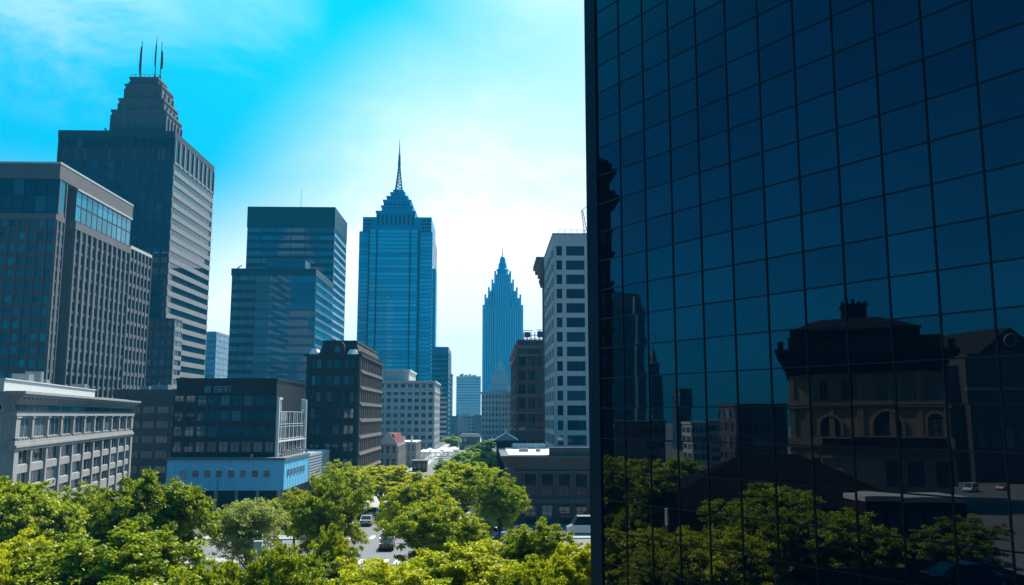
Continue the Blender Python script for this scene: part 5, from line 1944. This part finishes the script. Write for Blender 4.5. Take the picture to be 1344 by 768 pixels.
def make_car(name, label, col, loc, rz, L=4.6, Wd=1.8, H=1.45, style='sedan', group='cars on the streets'):
    root = empty(name, loc, rz)
    tag(root, label, 'van' if style == 'van' else 'car', group)
    pm = paint('paint_%d_%d_%d' % tuple(int(c * 99) for c in col), col)
    h2, w2 = L / 2, Wd / 2
    if style == 'van':
        low = [(-h2, .35), (-h2, H * .55), (h2 - .9, H * .55), (h2 - .05, H * .4), (h2, .4)]
        cab = [(-h2 + .03, H * .54), (-h2 + .1, H), (h2 - 1.5, H), (h2 - .85, H * .54)]
    else:
        low = [(-h2, .38), (-h2 + .03, .92), (-h2 + .9, .98), (h2 - 1.35, .95), (h2 - .15, .78), (h2, .42)]
        cab = [(-h2 + .55, .96), (-h2 + 1.25, H), (h2 - 2.05, H), (h2 - 1.2, .94)]
    bd = MB()
    base_ = [(-h2, .28), (h2, .28)]

    def slab(profile, w_b, w_t, zlo, mb):
        """Extrude a side profile across the car, narrowing upwards."""
        zs = [p[1] for p in profile]
        za, zb2 = min(zs), max(zs)
        wz = lambda zz_: w_b + (w_t - w_b) * (zz_ - za) / max(.01, zb2 - za)
        n = len(mb.v)
        k = len(profile)
        for sgn in (-1, 1):
            mb.v += [(x, sgn * wz(zz_), zz_) for x, zz_ in profile]
        mb.f.append(tuple(range(n, n + k)))
        mb.f.append(tuple(range(n + 2 * k - 1, n + k - 1, -1)))
        mb.m += [0, 0]
        for i in range(k):
            j_ = (i + 1) % k
            mb.f.append((n + i, n + k + i, n + k + j_, n + j_))
            mb.m.append(0)
    slab([(-h2 + .05, .25)] + low + [(h2 - .05, .25)], w2 - .04, w2 - .06, .25, bd)
    # roof skin over the glasshouse
    rx0, rx1 = cab[1][0] - .03, cab[2][0] + .03
    slab([(rx0, H - .03), (rx0 + .1, H + .03), (rx1 - .1, H + .03), (rx1, H - .03)], w2 * (.89 if style == 'van' else .80), w2 * (.85 if style == 'van' else .76), H, bd)
    bo = bd.build('body', pm, root)
    bv = bo.modifiers.new('soft_edges', 'BEVEL')
    bv.width, bv.segments, bv.limit_method = .05, 2, 'ANGLE'
    gl = MB()
    slab(cab, w2 - (.04 if style == 'van' else .1), w2 * (.86 if style == 'van' else .78), .9, gl)
    gl.build('windows', GLS['car'], root)
    for sx in (-1, 1):                                       # pillars
        pil = MB()
        for (xa, za), (xb, zb2) in ((cab[0], cab[1]), (cab[3], cab[2]), ((-.05, .95 if style != 'van' else H * .54), (-.15, H))):
            pil.tube((xa, sx * (w2 - .1), za), (xb, sx * w2 * .79, zb2), .045, n=5)
        pil.build('pillar', pm, root)
    for x in (-h2 + .85, h2 - .85):
        for sy in (-1, 1):
            wh = MB()
            wh.tube((x, sy * (w2 - .22), .32), (x, sy * (w2 + .0), .32), .32, n=18)
            wo_ = wh.build('wheel', M['tyre'], root)
            rmm = MB()
            rmm.tube((x, sy * (w2 - .02), .32), (x, sy * (w2 + .015), .32), .19, n=12)
            rmm.build('rim', M['rim'], wo_)
    for sy in (-1, 1):
        hl = MB()
        hl.abox(h2 - .22, h2 - .04, sy * (w2 - .35) - .2, sy * (w2 - .35) + .2, .58, .72)
        hl.build('headlight', glow('headlight_lens', (.75, .78, .8)), root)
        tl = MB()
        tl.abox(-h2 - .02, -h2 + .12, sy * (w2 - .33) - .2, sy * (w2 - .33) + .2, .68, .86)
        tl.build('tail_light', glow('tail_light_lens', (.35, .01, .012)), root)
        mr = MB()
        mr.abox(h2 - 1.75, h2 - 1.58, sy * (w2 + .08) - .09, sy * (w2 + .08) + .09, .95, 1.1)
        mr.build('wing_mirror', pm, root)
    bp_ = MB()
    bp_.abox(-h2 - .03, -h2 + .1, -w2 + .1, w2 - .1, .3, .48)
    bp_.build('bumper', M['black'], root)
    bp_ = MB()
    bp_.abox(h2 - .1, h2 + .03, -w2 + .1, w2 - .1, .3, .48)
    bp_.build('bumper', M['black'], root)
    return root


PI = math.pi
def onroad(px, py):
    r = ray(px, py)
    t = -EYE / r.z
    return CP + r * t
p = onroad(506, 723)
make_car('parked_car', 'dark purple red car driving away on the sunlit road gap', (.10, .025, .06), (p.x, p.y + 1.6, .01), PI / 2 + .06)
p = onroad(500, 706)
make_car('parked_car', 'dark blue car just ahead of the purple red car', (.03, .05, .16), (p.x + .8, p.y + 3.5, .01), PI / 2 + .05)
p = onroad(757, 700)
make_car('silver_van', 'silver grey van on the cross street, cut by the edge of the glass tower', (.55, .58, .62), (p.x + 1.5, p.y - 1.2, .01), PI, L=6.2, Wd=2.0, H=2.55, style='van')
p = onroad(645, 706)
make_car('parked_car', 'pale blue car half hidden under trees before the classical block', (.35, .48, .62), (p.x, p.y, .01), PI * .85)
for px, py, col, lab in ((482, 689, (.5, .5, .52), 'silver car in tree shade on the avenue, nearest the tree trunks'),
                         (476, 681, (.04, .045, .05), 'black car behind the silver one in tree shade'),
                         (489, 678, (.65, .65, .63), 'white car under the trees left of the avenue'),
                         (660, 699, (.06, .07, .09), 'dark car behind the pale blue one under trees')):
    p = onroad(px, py)
    make_car('parked_car', lab, col, (p.x, p.y, .01), PI / 2 + (.0 if px < 600 else 1.4))
for i, (x, y, col, lab) in enumerate(((-8.0, 215, (.75, .75, .74), 'white car far down the avenue near the turret'),
                                      (-9.5, 232, (.05, .05, .06), 'black car far down the avenue behind a white one'),
                                      (-16.5, 320, (.7, .7, .7), 'white car parked before the market canopies'),
                                      (-12.5, 335, (.25, .03, .03), 'red car at the far end of the avenue'))):
    make_car('parked_car', lab, col, (x, y, .01), PI / 2)
# mirrored ones
v = W(1274, 651, 190)
make_car('parked_car', 'silver people carrier mirrored right of the old palace', (.6, .62, .65), (*fold((v.x, 190, 0))[:2], .01), PI * .1, L=5.0, Wd=1.9, H=1.85, style='van')
v = W(1318, 650, 194)
make_car('parked_car', 'small pale red car mirrored at the right edge of the glass', (.5, .2, .18), (*fold((v.x, 194, 0))[:2], .01), PI * .15)
# raised parking deck just left of the glass tower's foot, seen only in the glass
DK = 6.5
Dd = 52.0
v = W(1262, 768, Dd)
fK2, wdk = vfr(1150, 1400, 740, Dd - 6)
dk = MB()
n1 = -13.0
dk.box(fK2, -4, wdk, n1, 2, DK - .5, DK)
do_ = empty('parking_deck', fK2.p(wdk / 2, -8, 0))
tag(do_, 'raised concrete parking deck carrying the dark sedan, mirrored bottom right', 'parking deck')
dk.build('deck', M['deckasphalt'], do_, do_.location)
for u in (0, wdk / 2, wdk - 1):
    for n_ in (0, -6, -12):
        cm = MB()
        cm.box(fK2, u - .3, u + .3, n_ - .3, n_ + .3, 0, DK - .5)
        cm.build('column', M['pave'], do_, do_.location)
pa_ = fold((W(1268, 745, 52).x, 52, 0))
dirx = foldv(Vector((1, 0.08, 0)))
make_car('dark_sedan', 'dark blue sedan with a bright roof line mirrored in the bottom right panes', (.05, .11, .19), (pa_.x, pa_.y, DK + .01), math.atan2(dirx.y, dirx.x), L=5.0, Wd=1.85, H=1.45)

# long flat garage with a pale roof edge
Dg = 97.0
fw_, ww_ = vfr(1136, 1268, 655, Dg)
zg = vz(653, Dg, 1200)
wl_ = empty('parking_garage', fw_.p(ww_ / 2, -3, 0))
tag(wl_, 'long dark flat garage with a pale roof edge mirrored below the old palace', 'garage')
mb = MB()
mb.box(fw_, 0, ww_, -6, 0, 0, zg - .55)
mb.build('wall', M['hallslate'], wl_, wl_.location)
mb = MB()
mb.box(fw_, -.15, ww_ + .15, -6.15, .15, zg - .547, zg)
mb.build('roof', M['pave'], wl_, wl_.location)
for i in range(5):
    mb = MB()
    mb.box(fw_, .7 + i * ww_ / 5.2, 2.4 + i * ww_ / 5.2, .003, .08, zg - 3.2, zg - 1.5)
    mb.build('shutter', M['navy2'], wl_, wl_.location)

# ------------------------------------------------------------------ market canopies at the far end
def canopy(x, y, s, label):
    root = empty('market_canopy', (x, y, 0))
    tag(root, label, 'canopy', 'white canopies at the end of the avenue')
    t = MB()
    f_ = FRONT(x - s / 2, y - s / 2)
    t.box(f_, 0, s, -s, 0, 2.3, 2.65)
    t.taper(f_, -.1, s + .1, -s - .1, .1, 2.653, 3.7, s / 2, s / 2)
    t.build('roof', M['canvas'], root, (x, y, 0))
    for sx in (-1, 1):
        for sy in (-1, 1):
            l = MB()
            l.tube((sx * (s / 2 - .1), sy * (s / 2 - .1), 0), (sx * (s / 2 - .1), sy * (s / 2 - .1), 2.3), .06, n=5)
            l.build('leg', M['steel'], root)
    return root


for i, (px, Y, s) in enumerate(((556, 340, 4), (564, 352, 4.5), (572, 338, 4), (580, 360, 5), (588, 345, 4), (595, 365, 4.5))):
    p = W(px, 600, Y)
    canopy(p.x, Y, s, 'white pyramid canopy, %s in the row below the grey stone block' % ('first', 'second', 'third', 'fourth', 'fifth', 'last')[i])

# ------------------------------------------------------------------ street furniture
def lamp(px, pytop, Y, label):
    p = W(px, pytop, Y)
    root = empty('street_lamp', (p.x, Y, 0))
    tag(root, label, 'street lamp', 'street lamps along the square')
    h = p.z
    m = MB()
    m.tube((0, 0, 0), (0, 0, .9), .14, .11, n=10)
    m.tube((0, 0, .9), (0, 0, h), .08, .055, n=8)
    m.build('pole', M['pole'], root)
    a = MB()
    a.tube((0, 0, h - .1), (1.3, 0, h + .25), .045, n=6)
    a.build('arm', M['pole'], root)
    hd = MB()
    hd.taper(FRONT(1.0, -.13), 0, .75, -.26, 0, h + .17, h + .3, .08, .05)
    hd.build('lamp_head', M['steel'], root)


lamp(286.5, 618, 120, 'slender dark lamp post before the blue podium')
lamp(217, 628, 128, 'dark lamp post left of the blue podium')
lamp(652, 618, 126, 'dark lamp post before the turret')
p = W(339, 712, 62)
sg_ = empty('signboard', (p.x, 62, 0))
tag(sg_, 'small pale signboard on a post among bright foliage', 'sign')
mb = MB()
mb.tube((0, 0, 0), (0, 0, p.z - 1.2), .06, n=8)
mb.build('post', M['pole'], sg_)
mb = MB()
mb.abox(-.27, .27, -.1, .1, p.z - 1.3, p.z)
mb.abox(-.3, .3, -.13, .13, p.z + .002, p.z + .1)
mb.build('panel', M['paleoffice'], sg_)

# ------------------------------------------------------------------ haze: the air between here and the far towers
hm = bpy.data.materials.new('air')
hm.use_nodes = True
hn, hl_ = hm.node_tree.nodes, hm.node_tree.links
hn.clear()
pvn = hn.new('ShaderNodeVolumePrincipled')
pvn.inputs['Color'].default_value = (0.03, 0.55, 1.0, 1)
pvn.inputs['Density'].default_value = 0.00023
pvn.inputs['Anisotropy'].default_value = 0.0
ho = hn.new('ShaderNodeOutputMaterial')
hl_.new(pvn.outputs[0], ho.inputs['Volume'])
hb = MB()
hb.abox(-1600, 1600, -400, 2600, -1.6, 240)
hz_ = hb.build('haze', hm)
tag(hz_, kind='stuff')
